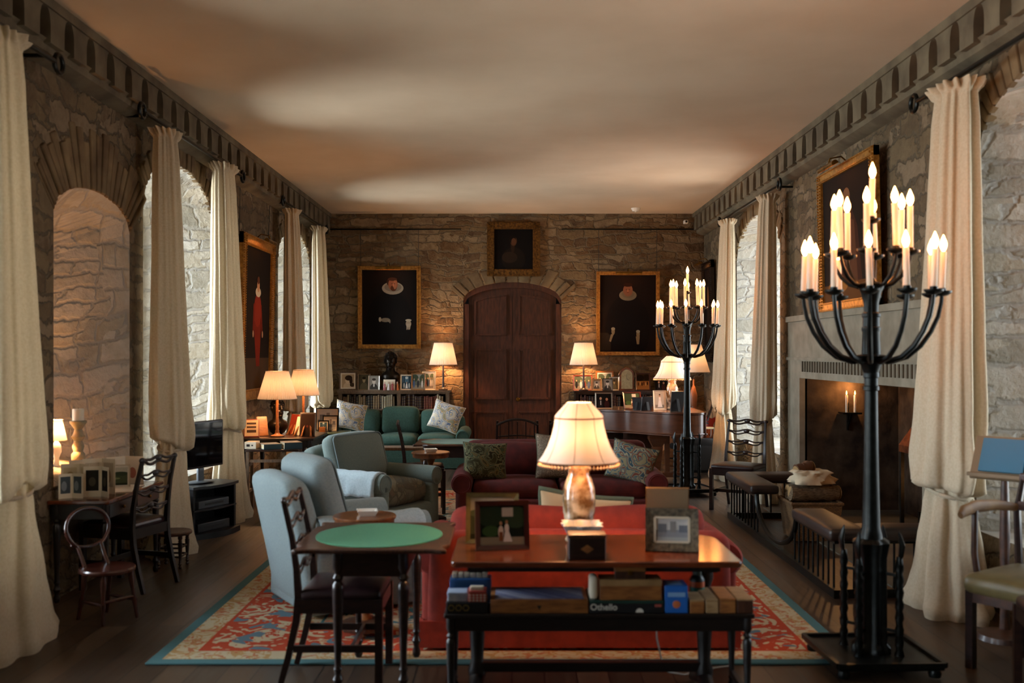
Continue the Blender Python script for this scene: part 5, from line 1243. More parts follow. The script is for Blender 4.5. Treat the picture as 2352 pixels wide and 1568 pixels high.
ob = gbox('board_game_box', 'long black board game box with white name lettering on its side', .356, .700, 4.585, .25, Z, .058, BKB, .012, mat('dark_green_card', '#14382f', .5))
text_part('Othello', ob, (-.168, -.1262, .016), .04, PW_)
mb = MB(); mb.tube([(.062, -.126, .01+.0*i) for i in range(2)], .0, 3) if False else mb.prism([(.06+.018*math.cos(PI*i/10), .004+.02*math.sin(PI*i/10)) for i in range(11)], -.1268, -.1255, 'y'); mb.build('printed_dome', PW_, ob)
mb = MB(); mb.span((.13, -.1268, .03), (.16, -.1255, .042)); mb.build('printed_label', mat('print_red', '#96453a', .6), ob)
gbox('wooden_box', 'light wooden games box lying on the long black board game box', .405, .692, 4.592, .12, Z+.0585, .095, W['light'], .03, mat('pale_box_lid', '#a27c4f', .5, col2='#80603a', scale=9))
b = gbox('wooden_box', 'small brass-clasped wooden box, topmost on the games pile', .475, .618, 4.6, .06, Z+.154, .055, W['mid'], .02, W['light'])
mb = MB(); mb.box((0, -.032, .03), (.02, .004, .02)); mb.build('clasp', BRASS, b)
th = thing('scroll_holder', 'cream scroll-shaped block standing at the left end of the light games box', 'ornament', (.378, 4.64, Z+.0585))
mb = MB(); mb.rbox((0, 0, .055), (.04, .09, .11), .018); mb.build('block', CREAM, th)
b = gbox('card_game_box', 'bright blue printed card-game box right of the black board game box', .705, .812, 4.59, .13, Z, .125, mat('bright_blue_card', '#1f5fb0', .4))
mb = MB(); mb.ell((.0, -.066, .04), (.018, .002, .018), 14, 8); mb.build('printed_ball', mat('print_orange', '#b8653a', .5), b)
mb = MB(); mb.span((-.04, -.0665, .075), (.04, -.065, .095)); mb.span((-.035, -.04, .1252), (.03, .03, .126)); mb.build('printed_label', mat('print_pale_blue', '#7ba0c8', .5), b)
for lb, x0, x1, h, m in (('honey-coloured small wooden box beside the bright blue box', .82, .888, .062, W['light']), ('narrow pale-lidded wooden box, second from the bright blue box', .892, .952, .062, W['pine']), ('amber wooden box, third from the bright blue box', .956, 1.032, .066, W['light']), ('brown box with pale lid at the right end of the games bench', 1.036, 1.112, .066, W['mid'])):
    gbox('wooden_box', lb, x0, x1, 4.585, .25 if 'honey' not in lb else .16, Z, h, m, .008, W['pine'] if 'amber' not in lb else W['light'])
th = thing('bottle', 'black bottle with orange and green bands at the back of the games bench', 'bottle', (.895, 4.815, Z))
mb = MB(); mb.lathe([(.033, 0), (.036, .006), (.036, .105), (.028, .12), (.02, .128)], n=24); bo = mb.build('body', BLACK, th)
mb = MB(); mb.lathe([(.0365, .072), (.0365, .098)], n=24, cap=False); bnd = mb.build('orange_band', mat('orange_band', '#b8521c', .5), bo)
mb = MB(); mb.lathe([(.0365, .035), (.0365, .07)], n=24, cap=False); mb.build('green_band', mat('teal_band', '#1f6a58', .5), bo)
mb = MB(); mb.lathe([(.021, .126), (.022, .13), (.022, .152), (.019, .156)], n=20); mb.build('cap', mat('olive_cap', '#3f463c', .4), th)
mb = MB(); mb.tube([(.72, 5.0, .40), (.73, 5.02, .26), (.76, 5.05, .14), (.80, 5.12, .06), (.90, 5.2, .02), (1.0, 5.3, .014), (1.2, 5.38, .012)], .0045, 6)
o = mb.build('power_cord', mat('white_flex', '#a9a59b', .5)); tag(o, 'thin white lamp cord hanging below the console table', 'cord')

# ------------------------------------------------------------------ writing desk, cards, niche
th = thing('writing_desk', 'dark writing desk covered with greeting cards under the stone niche', 'desk', (-2.935, 7.26, 0))
DX, DY, DH = .20, .52, .70
mb = MB(); mb.rbox((0, 0, DH-.014), (2*DX+.02, 2*DY+.02, .028), .008); mb.build('desk_top', W['red'], th)
mb = MB(); mb.span((-DX+.01, -DY+.02, DH-.13), (DX-.015, DY-.02, DH-.028)); mb.build('apron', W['black'], th, smooth=False)
for y in (-.25, .25):
    mb = MB(); mb.span((DX-.016, y-.22, DH-.12), (DX-.006, y+.22, DH-.04)); dr = mb.build('drawer', W['dark'], th, smooth=False)
    mb = MB(); mb.ell((DX+.004, y, DH-.08), (.012, .012, .012), 10, 8); mb.build('knob', BRASS, dr)
for x in (-1, 1):
    for y in (-1, 1): mb = MB(); turned(mb, x*(DX-.035), y*(DY-.04), 0, DH-.028, .026); mb.build('leg', W['black'], th)
def tent(label, x, y, rz, w, h, cols, z=.7005, open_=.5):
    th = thing('greeting_card', label, 'card', (x, y, z), rz, 'greeting cards on the writing desk')
    for s, nm in ((1, 'front_panel'), (-1, 'back_panel')):
        mats = [CREAM]; mb = MB(); a = s*open_; mb.T = Matrix.Rotation(-a, 4, 'Z')
        mb.span((0, -.001, 0), (w*s, .001, h))
        L = [('r', .14, .2, .86, .88, c) if k == 0 else c for k, c in enumerate(cols)]
        mb.T = Matrix.Rotation(-a, 4, 'Z') @ Matrix.Translation((s*w/2, -.0014, 0)); layers(mb, mats, w, h, L)
        mb.build(nm, mats, th, smooth=False)
DK = ['#2b2a26', ('e', .5, .5, .2, .15, '#514b3f')]
tent('white card with two dark pictures standing at the front of the writing desk', -2.86, 6.93, -.25, .115, .21, DK)
tent('tall white card just behind the front one on the writing desk', -2.92, 7.09, .05, .13, .25, ['#b7a892', ('e', .5, .5, .2, .2, '#8e7a62')])
tent('small card at the left end of the writing desk by the curtain', -3.03, 6.86, .2, .09, .17, ['#4a5358', ('e', .4, .5, .2, .2, '#7d8388')])
tent('cream card tilted behind the small left one on the desk', -3.05, 7.02, -.1, .12, .22, ['#c9b999', ('e', .5, .55, .25, .2, '#a48a5f')])
tent('white card with dark figure at the back of the desk', -3.085, 7.45, .1, .12, .20, ['#a99b86', ('e', .6, .5, .12, .25, '#1f1c1a')])
tent('pale card at the back of the desk near the pillar candle', -3.07, 7.17, .0, .11, .23, ['#d2c4a8', ('e', .5, .5, .2, .2, '#bba57d')])
frame('landscape picture card in pale mount, standing mid-desk', (-2.95, 7.36, .7005), .35, .24, .17, .006, FR_CREAM, 'land', mount=.014, lean=.2)
tent('white card with red sketch nearest the ladder-back desk chair', -2.96, 7.62, .35, .15, .21, ['#d5c6b0', ('e', .4, .4, .2, .2, '#a86a58')])
for i, (x, y, r_) in enumerate(((-2.84, 7.22, .3), (-2.87, 7.42, -.2))):
    mb = MB(); mb.rbox((0, 0, .003+.0), (.17, .21, .006), .002); o = mb.build('letter', CREAM); o.location = (x, y, .7005); o.rotation_euler = (0, 0, r_)
    tag(o, ['folded letter lying on desk in front of the landscape card', 'folded letter lying on desk by the ladder-back chair'][i], 'letter', 'letters on the writing desk')
SX = -3.32
th = thing('candle_holder', 'turned pale candlestick with a thick ivory pillar candle in the stone niche', 'candlestick', (SX, 7.62, .785))
mb = MB(); mb.lathe([(.06, 0), (.062, .02), (.04, .04), (.036, .07), (.05, .1), (.05, .14), (.034, .16), (.044, .2), (.03, .24), (.05, .275), (.035, .3), (.028, .33), (.05, .365), (.062, .38), (.062, .395), (.045, .398)], n=24); mb.build('stick', mat('distressed_paint', '#9c8a6a', .7, col2='#6b6e5c', scale=14), th)
mb = MB(); mb.lathe([(.042, .395), (.043, .48), (.038, .487), (.0, .484)], n=20); cd_ = mb.build('pillar_candle', CREAM, th); mb = MB(); mb.cyl((0, 0, .484), (0, 0, .497), .0015, n=6); mb.build('wick', BLACK, cd_)
th = thing('table_lamp', 'small lamp with cream cone shade glowing in the stone niche', 'lamp', (-3.44, 7.52, .785))
mb = MB(); mb.lathe([(.05, 0), (.05, .015), (.02, .03), (.018, .12), (.036, .17), (.03, .22), (.014, .245), (.01, .30)], n=18); mb.build('base', WHITE, th)
mb = MB(); mb.lathe([(.074, .255), (.04, .41)], n=32, cap=False); mb.build('lamp_shade', SHADE, th); light('lamp_glow', (0, 0, .335), 40, (1, .44, .14), .02).parent = th

# balloon-back child's chair
th = thing('child_chair', 'low balloon-back wooden chair with round seat beside the nearest left curtain', 'chair', (-2.585, 6.36, 0), -.55)
RW_ = mat('reddish_bentwood', '#48231a', .25, col2='#331610', scale=5, coat=.4)
mb = MB(); mb.lathe([(.15, .30), (.17, .31), (.172, .325), (.165, .335), (.1, .331)], n=36); mb.build('seat', RW_, th)
mb = MB(); pts = []
for i in range(33):
    u = -1+2*i/32; g = u*PI*.80; y = .155*math.sin(g)*(1.0+.08*math.cos(g)); z = .56+.130*math.cos(g)
    if i in (0, 32): pass
    pts.append((-.16-.06*(z-.33)/.37, y, z))
pts = [(-.10, -.085, .32), (-.14, -.082, .38)]+pts+[(-.14, .082, .38), (-.10, .085, .32)]
mb.tube(pts, .0135, 10); mb.build('back_hoop', RW_, th)
mb = MB(); mb.tube([(-.19, .125*u, .475-.03*(1-u*u)) for u in [-1+2*i/12 for i in range(13)]], .011, 8); mb.build('back_rail', RW_, th)
for x, y, dx, dy in ((.10, .10, .03, .025), (.10, -.10, .03, -.025), (-.10, .09, -.05, .015), (-.10, -.09, -.05, -.015)):
    mb = MB(); n_ = 8; mb.tube([(x+dx*(1-u)**1.5, y+dy*(1-u), .305*u) for u in [i/n_ for i in range(n_+1)]], [.011, .012, .013, .018, .013, .014, .018, .02, .015], 10); mb.build('leg', RW_, th)
mb = MB(); mb.tube([(.115, -.11, .14), (.115, 0, .14), (.115, .11, .14)], [.008, .013, .008], 8); mb.build('stretcher', RW_, th)
for s in (-1, 1): mb = MB(); mb.tube([(.115, s*.11, .12), (0, s*.105, .12), (-.125, s*.1, .12)], [.008, .012, .008], 8); mb.build('stretcher', RW_, th)
# turned stool
th = thing('turned_stool', 'low dark stool with turned legs in front of the curtain by the television', 'stool', (-2.70, 7.93, 0))
mb = MB(); mb.lathe([(.13, .255), (.145, .262), (.148, .276), (.14, .285), (.08, .28)], n=32); mb.build('seat', W['mid'], th)
for k in range(4):
    g = PI/4+PI/2*k; x, y = .105*math.cos(g), .105*math.sin(g); mb = MB(); turned(mb, x*1.15, y*1.15, 0, .262, .018); mb.build('leg', W['dark'], th)
    g2 = g+PI/2; x2, y2 = .105*math.cos(g2), .105*math.sin(g2)
    for z in (.09, .16): mb = MB(); mb.cyl((x*1.12, y*1.12, z), (x2*1.12, y2*1.12, z), .008, n=8); mb.build('stretcher', W['dark'], th)

# ------------------------------------------------------------------ television on its stand
th = thing('television_stand', 'black television stand with open shelves of equipment by the left curtains', 'stand', (-2.86, 9.33, 0), -.45)
mb = MB(); mb.prism([(-.16, -.30), (.12, -.30), (.175, -.15), (.19, 0), (.175, .15), (.12, .30), (-.16, .30)], .455, .48); mb.build('stand_top', BLACK, th, angle=30)
mb = MB(); mb.prism([(-.17, -.31), (.13, -.31), (.19, -.15), (.21, 0), (.19, .15), (.13, .31), (-.17, .31)], .0, .05); mb.build('base', BLACK, th, angle=30)
mb = MB(); mb.prism([(-.15, -.28), (.11, -.28), (.16, 0), (.11, .28), (-.15, .28)], .25, .265); mb.build('shelf', BLACK, th, angle=30)
for y in (-.27, .27): mb = MB(); mb.span((-.15, y-.012, .05), (.10, y+.012, .455)); mb.build('side_panel', BLACK, th, smooth=False)
mb = MB(); mb.span((-.16, -.28, .05), (-.145, .28, .455)); mb.build('back_panel', BLACK, th, smooth=False)
GREY = mat('grey_plastic', '#3a3f44', .4)
def onstand(name, lb, z, d, h, m):
    c, s_ = math.cos(-.45), math.sin(-.45); t2 = thing(name, lb, 'video player', (-2.86, 9.33, z), -.45)
    mb = MB(); mb.rbox((-.01, 0, h/2), (d[0], d[1], h), .006); b_ = mb.build('body', m, t2); mb = MB(); mb.span((d[0]/2-.012, -d[1]*.3, h*.35), (d[0]/2-.008, d[1]*.3, h*.65)); mb.build('front_panel', BLACK, t2)
onstand('video_player', 'grey video player on the upper shelf of the television stand', .2655, (.2, .40, .06), .07, GREY)
onstand('video_recorder', 'dark recorder at the bottom of the television stand', .0505, (.2, .42, .06), .08, mat('charcoal_plastic', '#1b1d20', .4))
th = thing('television', 'flat black television seen at an angle between the left curtains', 'television', (-2.92, 9.34, .4805), -.38)
mb = MB(); mb.rbox((0, 0, .36), (.035, .62, .44), .012); mb.build('casing', BLACK, th)
mb = MB(); mb.span((.016, -.29, .16), (.0185, .29, .56)); mb.build('screen', mat('dark_glass_screen', '#050607', .06, spec=.9), th, smooth=False)
mb = MB(); mb.rbox((-.005, 0, .07), (.03, .08, .14), .008); mb.ell((0, 0, .012), (.10, .16, .012), 24, 8); mb.build('foot', GREY, th)

# ------------------------------------------------------------------ table of frames and books below the left lamps
th = thing('library_table', 'dark side table crowded with frames and lamps beneath the tall red-figure portrait', 'table', (-2.62, 11.50, 0))
mb = MB(); mb.rbox((0, 0, .735), (.82, .86, .03), .008); mb.build('table_top', W['dark'], th)
mb = MB(); mb.span((-.37, -.39, .64), (.37, .39, .72)); mb.build('apron', W['black'], th, smooth=False)
for x in (-1, 1):
    for y in (-1, 1): mb = MB(); turned(mb, x*.36, y*.38, 0, .72, .028); mb.build('leg', W['black'], th)
ZT = .7505
def leaning(label, loc, rz, w, h, m, lean=.3, easel=None, name='book', cat='book', thick=.02, deco=None):
    th = thing(name, label, cat, loc, rz); L = Matrix.Rotation(-lean, 4, 'X')
    mb = MB(); mb.T = L; mb.rbox((0, 0, h/2), (w, thick, h), .004); mb.build('cover', m, th)
    mb = MB(); mb.T = L; mb.span((-w/2+.006, -thick/2+.004, .006), (w/2+.001, thick/2-.004, h+.001)); mb.build('pages', mat('old_paper', '#b6a684', .9), th, smooth=False)
    if deco: mats = []; mb = MB(); mb.T = L; layers(mb, mats, w, h, deco, 0, -thick/2-.001); mb.build('cover_print', mats, th, smooth=False)
    if easel:
        mb = MB()
        for s in (-1, 1): mb.bar((s*w*.3, -thick*.6-.02, .004), (s*w*.12, math.sin(lean)*h*.8+thick, h*.8), .018, .012); mb.bar((s*w*.3, -thick-.03, .006), (s*w*.3, .02, .006), .016, .012)
        mb.bar((0, math.sin(lean)*h*.8+thick, h*.8), (0, math.sin(lean)*h+.1, .004), .016, .01); mb.build('easel', easel, th)
    return th
leaning('red-edged board with dark lettering leaning at left end of the lamp table', (-2.92, 11.16, ZT), .25, .17, .22, FR_RED, lean=.45, deco=[('r', .06, .06, .94, .94, '#bfa483'), ('r', .2, .25, .8, .4, '#3a2a20'), ('r', .2, .5, .8, .6, '#3a2a20'), ('r', .2, .7, .8, .8, '#3a2a20')])
leaning('dark brown leather book upright on an easel at right of the lamp table', (-2.33, 11.32, ZT), -.12, .18, .27, mat('brown_leather_board', '#2c1b11', .45, coat=.2), lean=.16, easel=W['light'], deco=[('r', .08, .06, .92, .94, '#23140c'), ('e', .5, .42, .07, .05, '#5a241a')])
leaning('cream panel on a wooden easel just left of the dark leather book', (-2.44, 11.42, ZT), -.5, .15, .22, CREAM, lean=.3, easel=W['light'])
leaning('red-brown frame-like book leaning beside the large bronze head', (-2.56, 11.58, ZT), -.7, .15, .24, FR_RED, lean=.28, easel=W['light'])
leaning('orange wooden board leaning before the large bronze head', (-2.84, 11.36, ZT), .5, .12, .23, W['light'], lean=.35)
th = thing('low_side_table', 'small open-framed wooden table carrying two blue books, left of the farther armchair', 'table', (-2.56, 10.72, 0), .06)
mb = MB(); mb.rbox((0, 0, .66), (.56, .28, .024), .006); mb.build('table_top', W['dark'], th)
for x in (-1, 1):
    for y in (-1, 1): mb = MB(); mb.bar((x*.26, y*.12, 0), (x*.26, y*.12, .65), .032); mb.build('leg', W['oak'], th)
    for z in (.22, .5): mb = MB(); mb.bar((x*.26, -.12, z), (x*.26, .12, z), .02, .03); mb.build('rail', W['oak'], th)
mb = MB(); mb.bar((-.26, .12, .3), (.26, .12, .3), .02, .03); mb.bar((-.26, -.12, .55), (.26, -.12, .55), .02, .03); mb.build('rail', W['oak'], th)
def flat_book(label, loc, rz, w, d_, h, m):
    th = thing('book', label, 'book', loc, rz)
    mb = MB(); mb.span((-w/2, -d_/2, 0), (w/2, d_/2, .004)); mb.span((-w/2, -d_/2, h-.004), (w/2, d_/2, h)); mb.span((-w/2, -d_/2, 0), (-w/2+.005, d_/2, h)); mb.build('cover', m, th, smooth=False)
    mb = MB(); mb.span((-w/2+.004, -d_/2+.005, .004), (w/2-.006, d_/2-.005, h-.004)); mb.build('pages', mat('old_paper', '#b6a684', .9), th, smooth=False)
TB = mat('teal_blue_cover', '#2e5566', .4)
flat_book('large blue book lying nearer the cream box on the small open-framed table', (-2.60, 10.70, .6725), PI/2+.5, .22, .19, .055, TB)
flat_book('large blue book lying at the right end of the small open-framed table', (-2.385, 10.74, .6725), PI/2+.45, .24, .19, .07, mat('deep_blue_cover', '#2a4a5e', .4))
b = gbox('cream_box', 'cream cardboard box with dark print on the small open-framed table', -2.86, -2.735, 10.64, .16, .6725, .075, CREAM)
mb = MB(); mb.span((-.04, -.0812, .025), (-.005, -.080, .05)); mb.span((.012, -.0812, .03), (.03, -.080, .045)); mb.build('printed_mark', BLACK, b)
th = thing('painted_side_table', 'small grey-green painted side table beside the green sofa arm', 'table', (-2.34, 12.95, 0))
PG = mat('grey_green_paint', '#3f5750', .5)
mb = MB(); mb.rbox((0, 0, .667), (.44, .36, .026), .006); mb.build('table_top', PG, th)
mb = MB(); mb.span((-.19, -.15, .58), (.19, .15, .654)); mb.build('apron', PG, th, smooth=False)
for x in (-1, 1):
    for y in (-1, 1): mb = MB(); mb.bar((x*.18, y*.14, 0), (x*.18, y*.14, .65), .034); mb.build('leg', PG, th)
ZP = .6805
frame('large black-framed street scene, rearmost of three on grey-green side table', (-2.42, 13.03, ZP), .05, .30, .30, .014, BLACK, 'town', mount=.012)
frame('medium black-framed picture in front of the large street scene', (-2.36, 12.90, ZP), -.05, .20, .21, .014, BLACK, 'town', seed=3, mount=.012)
frame('smallest black-framed picture, foremost of three on grey-green side table', (-2.43, 12.815, ZP), -.02, .14, .15, .014, BLACK, 'blue', mount=.01)
gbox('small_box', 'small orange-brown box at the front of the grey-green side table', -2.47, -2.39, 12.73, .06, ZP, .07, W['light'])
# stand of the farther pleated lamp
th = thing('lamp_table', 'narrow dark lamp stand half hidden under the farther pleated-shade lamp', 'table', (-2.56, 12.22, 0))
mb = MB(); mb.lathe([(.14, .72), (.15, .725), (.15, .738), (.14, .74)], n=28); mb.build('table_top', W['dark'], th)
mb = MB(); mb.lathe([(.13, 0), (.12, .03), (.03, .06), (.025, .4), (.035, .6), (.03, .72)], n=18); mb.build('pedestal', W['dark'], th)
th = thing('low_bench', 'plain low wooden bench in front of the green sofa', 'bench', (-1.62, 13.6, 0))
mb = MB(); mb.rbox((0, 0, .40), (.9, .34, .04), .008); mb.build('bench_top', W['oak'], th)
for x in (-1, 1):
    for y in (-1, 1): mb = MB(); mb.bar((x*.4, y*.13, 0), (x*.4, y*.13, .385), .04); mb.build('leg', W['oak'], th)

# ------------------------------------------------------------------ fireside: club fender, basket, hood, sconce
th = thing('club_fender', 'club fender with brown leather seat pads round the fireplace hearth', 'fender', (0, 0, 0))
FX0, FX1, FY0, FY1 = 2.20, 3.02, 6.88, 10.28; SZ = .47
def pad(pts): return pts
for (a0, a1, b0, b1) in ((FY0, 7.86, FY0, FY0+.30), (9.18, FY1, FY1-.30, FY1)):
    mb = MB()
    mb.rbox((FX0+.135, (a0+a1)/2, SZ-.035), (.27, a1-a0, .085), .03, puff=(0, 0, .012))
    mb.rbox(((FX0+.2+FX1)/2, (b0+b1)/2, SZ-.036), (FX1-FX0-.2, .29, .084), .03, puff=(0, 0, .012))
    mb.build('seat_pad', LEATHB, th)
mb = MB()
for z, w_ in ((SZ-.085, .03), (.03, .05)):
    if z > .2:
        mb.bar((FX0+.05, FY0+.02, z), (FX0+.05, 7.86, z), w_, .02); mb.bar((FX0+.05, 9.18, z), (FX0+.05, FY1-.02, z), w_, .02)
    else: mb.bar((FX0+.05, FY0, z), (FX0+.05, FY1, z), w_, .06)
    mb.bar((FX0+.05, FY0+.05, z), (FX1, FY0+.05, z), w_, .02 if z > .2 else .06); mb.bar((FX0+.05, FY1-.05, z), (FX1, FY1-.05, z), w_, .02 if z > .2 else .06)
mb.build('rail', IRON, th)
n = 28
for i in range(n):
    y = FY0+.08+(FY1-FY0-.16)*i/(n-1)
    if 7.95 < y < 9.1: continue
    mb = MB(); mb.cyl((FX0+.05, y, .05), (FX0+.05, y, SZ-.08), .008, n=8); mb.build('baluster', IRON, th)
for i in range(6):
    for y in (FY0+.05, FY1-.05): mb = MB(); x = FX0+.18+.14*i; mb.cyl((x, y, .05), (x, y, SZ-.08), .008, n=8); mb.build('baluster', IRON, th)
mb = MB(); mb.tube([(FX0+.05, 8.52-.64*math.cos(PI*i/24), SZ-.07-.30*math.sin(PI*i/24)) for i in range(25)], .022, 8); mb.build('arc_rail', IRON, th)
mb = MB()
th = thing('log_basket', 'square wicker log basket standing behind the club fender', 'basket', (2.73, 9.12, .0125))
t = NT('wicker'); wv = t.new('ShaderNodeTexBrick'); wv.inputs['Scale'].default_value = 1; wv.inputs['Brick Width'].default_value = .03; wv.inputs['Row Height'].default_value = .012; wv.inputs['Mortar Size'].default_value = .0015
wv.inputs['Color1'].default_value = (*lin('#7a5a34'), 1); wv.inputs['Color2'].default_value = (*lin('#5b4024'), 1); wv.inputs['Mortar'].default_value = (*lin('#1d130a'), 1)
c = t.coords(); sp = t.n.new('ShaderNodeSeparateXYZ'); t.ln(c, sp.inputs[0]); cb = t.n.new('ShaderNodeCombineXYZ'); t.ln(t.math('ADD', sp.outputs[0], sp.outputs[1]), cb.inputs[0]); t.ln(sp.outputs[2], cb.inputs[1]); t.ln(cb.outputs[0], wv.inputs['Vector'])
t.ln(wv.outputs[0], t.b.inputs['Base Color']); t.b.inputs['Roughness'].default_value = .7; t.bump(wv.outputs['Fac'], -.6, .006); WICK = t.m
mb = MB(); s0, s1, hh = .19, .225, .335; c4 = [(-1,-1), (1,-1), (1,1), (-1,1)]
mb.add([(x*s0, y*s0, 0) for x, y in c4]+[(x*s1, y*s1, hh) for x, y in c4]+[(x*(s1-.02), y*(s1-.02), hh) for x, y in c4]+[(x*(s0-.02), y*(s0-.02), .02) for x, y in c4], [(0,1,2,3)]+[(a+k, a+(k+1) % 4, a+4+(k+1) % 4, a+4+k) for a in (0, 4, 8) for k in range(4)]+[(12,13,14,15)])
mb.build('basket_body', WICK, th, smooth=False)
mb = MB(); mb.tube([(x*s1, y*s1, hh) for x, y in c4], .016, 8, closed=True); mb.build('rim', WICK, th)
BARK = mat('log_bark', '#4a3b2a', .95, col2='#7d6a4f', scale=14, stretch=(2, 2, 10), bump=.8, bdist=.02)
def log(label, p, q, r, m=BARK, seed=1):
    th = thing('firewood_log', label, 'log', p); rr = random.Random(seed); d_ = V(q)-V(p); n_ = 8
    mb = MB(); mb.tube([d_*(i/n_)+V((rr.uniform(-.01, .01), rr.uniform(-.01, .01), rr.uniform(-.008, .008))) for i in range(n_+1)], [r*rr.uniform(.9, 1.08) for _ in range(n_+1)], 12); mb.build('bark', m, th, angle=50)
    dn = d_.normalized()
    for e, s_ in ((V((0, 0, 0)), -1), (d_, 1)): mb = MB(); mb.cyl(e+dn*s_*.001, e+dn*s_*.004, r*.86, n=12); mb.build('cut_end', mat('cut_wood', '#9c7d52', .85), th)
log('long bark-covered log lying across the wicker basket', (2.53, 9.02, .425), (2.98, 9.10, .425), .075)
log('second log lying behind it across the wicker basket', (2.55, 9.20, .42), (2.97, 9.26, .42), .07, seed=3)
log('short reddish log poking out of the paper sack', (2.60, 9.10, .62), (2.76, 9.16, .66), .055, mat('red_bark', '#5a3a22', .9, bump=.6, scale=16, bdist=.01), 5)
th = thing('paper_sack', 'crumpled cream paper sack on the logs over the wicker basket', 'sack', (2.73, 9.12, .50)); mb = MB(); rr = random.Random(8)
mb.lathe([(.13, 0), (.20, .015), (.19, .05), (.15, .085), (.17, .115), (.13, .135), (.10, .12), (.03, .11)], n=56, fn=lambda g, z: 1+.16*math.sin(3*g+z*22+1)+.10*math.sin(7*g-z*60)+.06*math.sin(13*g+z*90)); mb.build('sack', mat('cream_paper', '#c3b498', .9, bump=.5, scale=20, bdist=.01), th, angle=80)
COPPER = mat('beaten_copper', '#a5582c', .32, .9, col2='#6b3418', scale=18, bump=.2)
th = thing('fire_hood', 'copper fire hood inside the fireplace', 'fire hood', (3.72, 8.15, 0))
mb = MB(); mb.add([(x*a, y*a2, z) for a, a2, z in ((.34, .55, .84), (.34, .55, .90), (.14, .22, 1.38)) for x, y in ((-1,-1), (1,-1), (1,1), (-1,1))], [(a+k, a+(k+1) % 4, a+4+(k+1) % 4, a+4+k) for a in (0, 4) for k in range(4)]); mb.build('hood', COPPER, th, smooth=False)
for x, y in ((-.32, -.53), (.32, -.53), (.32, .53), (-.32, .53)): mb = MB(); mb.bar((x, y, .0), (x, y, .85), .03); mb.build('post', IRON, th)
light('hood_light', (3.7, 8.15, .55), 3, (1, .42, .14), .12)  # warm point light under the copper hood; no embers are modelled
th = thing('fire_grate', 'black iron fire basket with logs under the copper hood', 'grate', (3.72, 8.15, .0125)); mb = MB()
for i in range(7): mb.bar((-.24+.08*i, -.3, .18), (-.24+.08*i, .3, .18), .018)
for s in (-1, 1): mb.bar((-.26, s*.3, .32), (.26, s*.3, .32), .018); mb.bar((-.26, s*.3, .18), (-.26, s*.3, .34), .02); mb.bar((.26, s*.3, .18), (.26, s*.3, .34), .02); mb.bar((-.26, s*.3, 0), (-.26, s*.3, .18), .02); mb.bar((.26, s*.3, 0), (.26, s*.3, .18), .02)
mb.build('grate', IRON, th, smooth=False)
th = thing('candle_sconce', 'black wall sconce with two lit candles inside the fireplace', 'sconce', (3.60, 10.64, 1.05))
mb = MB(); mb.span((-.1, -.12, -.0), (.1, .045, .018)); mb.bar((0, .04, -.18), (0, .04, .12), .05, .012); mb.bar((0, .03, -.15), (0, -.08, 0), .014); mb.build('bracket', IRON, th)
for x in (-.045, .045):
    mb = MB(); mb.cyl((x, -.06, .018), (x, -.06, .20), .013, n=12); cd_ = mb.build('candle', WAX, th); mb = MB(); mb.lathe([(.003, 0), (.008, .012), (.006, .026), (.001, .042)], (x, -.06, .205), 10); mb.build('flame', FLAME, cd_)
light('candle_glow', (0, -.06, .27), 8.0, (1, .5, .18), .02).parent = th

# ------------------------------------------------------------------ right-hand wooden armchair, reading stand
OLIVE = mat('olive_leather', '#6d5f3c', .42, col2='#5a4d2e', scale=8)
th = thing('open_armchair', 'open-armed wooden chair with olive leather seat at the right edge of picture', 'armchair', (2.80, 5.32, 0), PI+.6)
mb = MB(); mb.rbox((0, 0, .455), (.54, .54, .11), .05, puff=(0, 0, .02)); mb.build('seat', OLIVE, th)
mb = MB(); mb.span((-.24, -.24, .36), (.25, .24, .41)); mb.build('seat_frame', W['mid'], th)
for x, y in ((.23, .23), (.23, -.23)): mb = MB(); mb.bar((x, y, 0), (x, y, .42), .042); mb.build('leg', W['dark'], th)
for s in (-1, 1):
    mb = MB(); mb.tube([(-.30, s*.22, 0), (-.26, s*.23, .4), (-.27, s*.25, .8), (-.30, s*.23, .99)], [.02, .022, .02, .017], 6); mb.build('leg', W['dark'], th)
    mb = MB(); mb.tube([(-.27, s*.25, .82), (-.1, s*.28, .845), (.08, s*.29, .85), (.2, s*.29, .835), (.24, s*.285, .815)], [.022, .03, .035, .034, .022], 12, flat=.7); ar_ = mb.build('arm', mat('worn_arm_wood', '#8f6a3e', .6, col2='#6b4a2c', scale=8), th)
    mb = MB(); mb.tube([(.12, s*.25, .42), (.13, s*.27, .6), (.10, s*.285, .83)], .018, 8); mb.build('arm_post', W['mid'], th)
mb = MB(); mb.rbox((-.30, 0, .99), (.035, .5, .05), .012); mb.build('crest_rail', W['mid'], th)
mb = MB(); mb.bar((-.275, -.24, .83), (-.275, .24, .83), .03, .05); mb.build('back_rail', W['mid'], th)
for i in range(7): mb = MB(); y = -.19+.063*i; mb.lathe([(.008, .0), (.014, .045), (.008, .07), (.012, .1), (.007, .14)], (-.285, y, .84), 8); mb.build('spindle', W['mid'], th)
for i in range(3): mb = MB(); y = -.14+.14*i; mb.bar((-.265, y, .45), (-.275, y, .83), .06, .012, up=(1, 0, 0)); mb.build('back_splat', W['mid'], th)
th = thing('reading_stand', 'wooden reading stand behind the open-armed chair at right edge', 'stand', (2.93, 5.92, 0), PI+.75)
mb = MB(); mb.lathe([(.16, 0), (.15, .03), (.03, .06), (.02, .3), (.03, .6), (.02, .98)], n=18); mb.build('pedestal', W['mid'], th)
mb = MB(); mb.box((0, 0, 1.07), (.02, .36, .27), rot=Euler((0, -.45, 0))); mb.box((.09, 0, .975), (.03, .36, .02)); mb.build('sloping_board', mat('tan_leather_board', '#7d6446', .6), th, smooth=False)
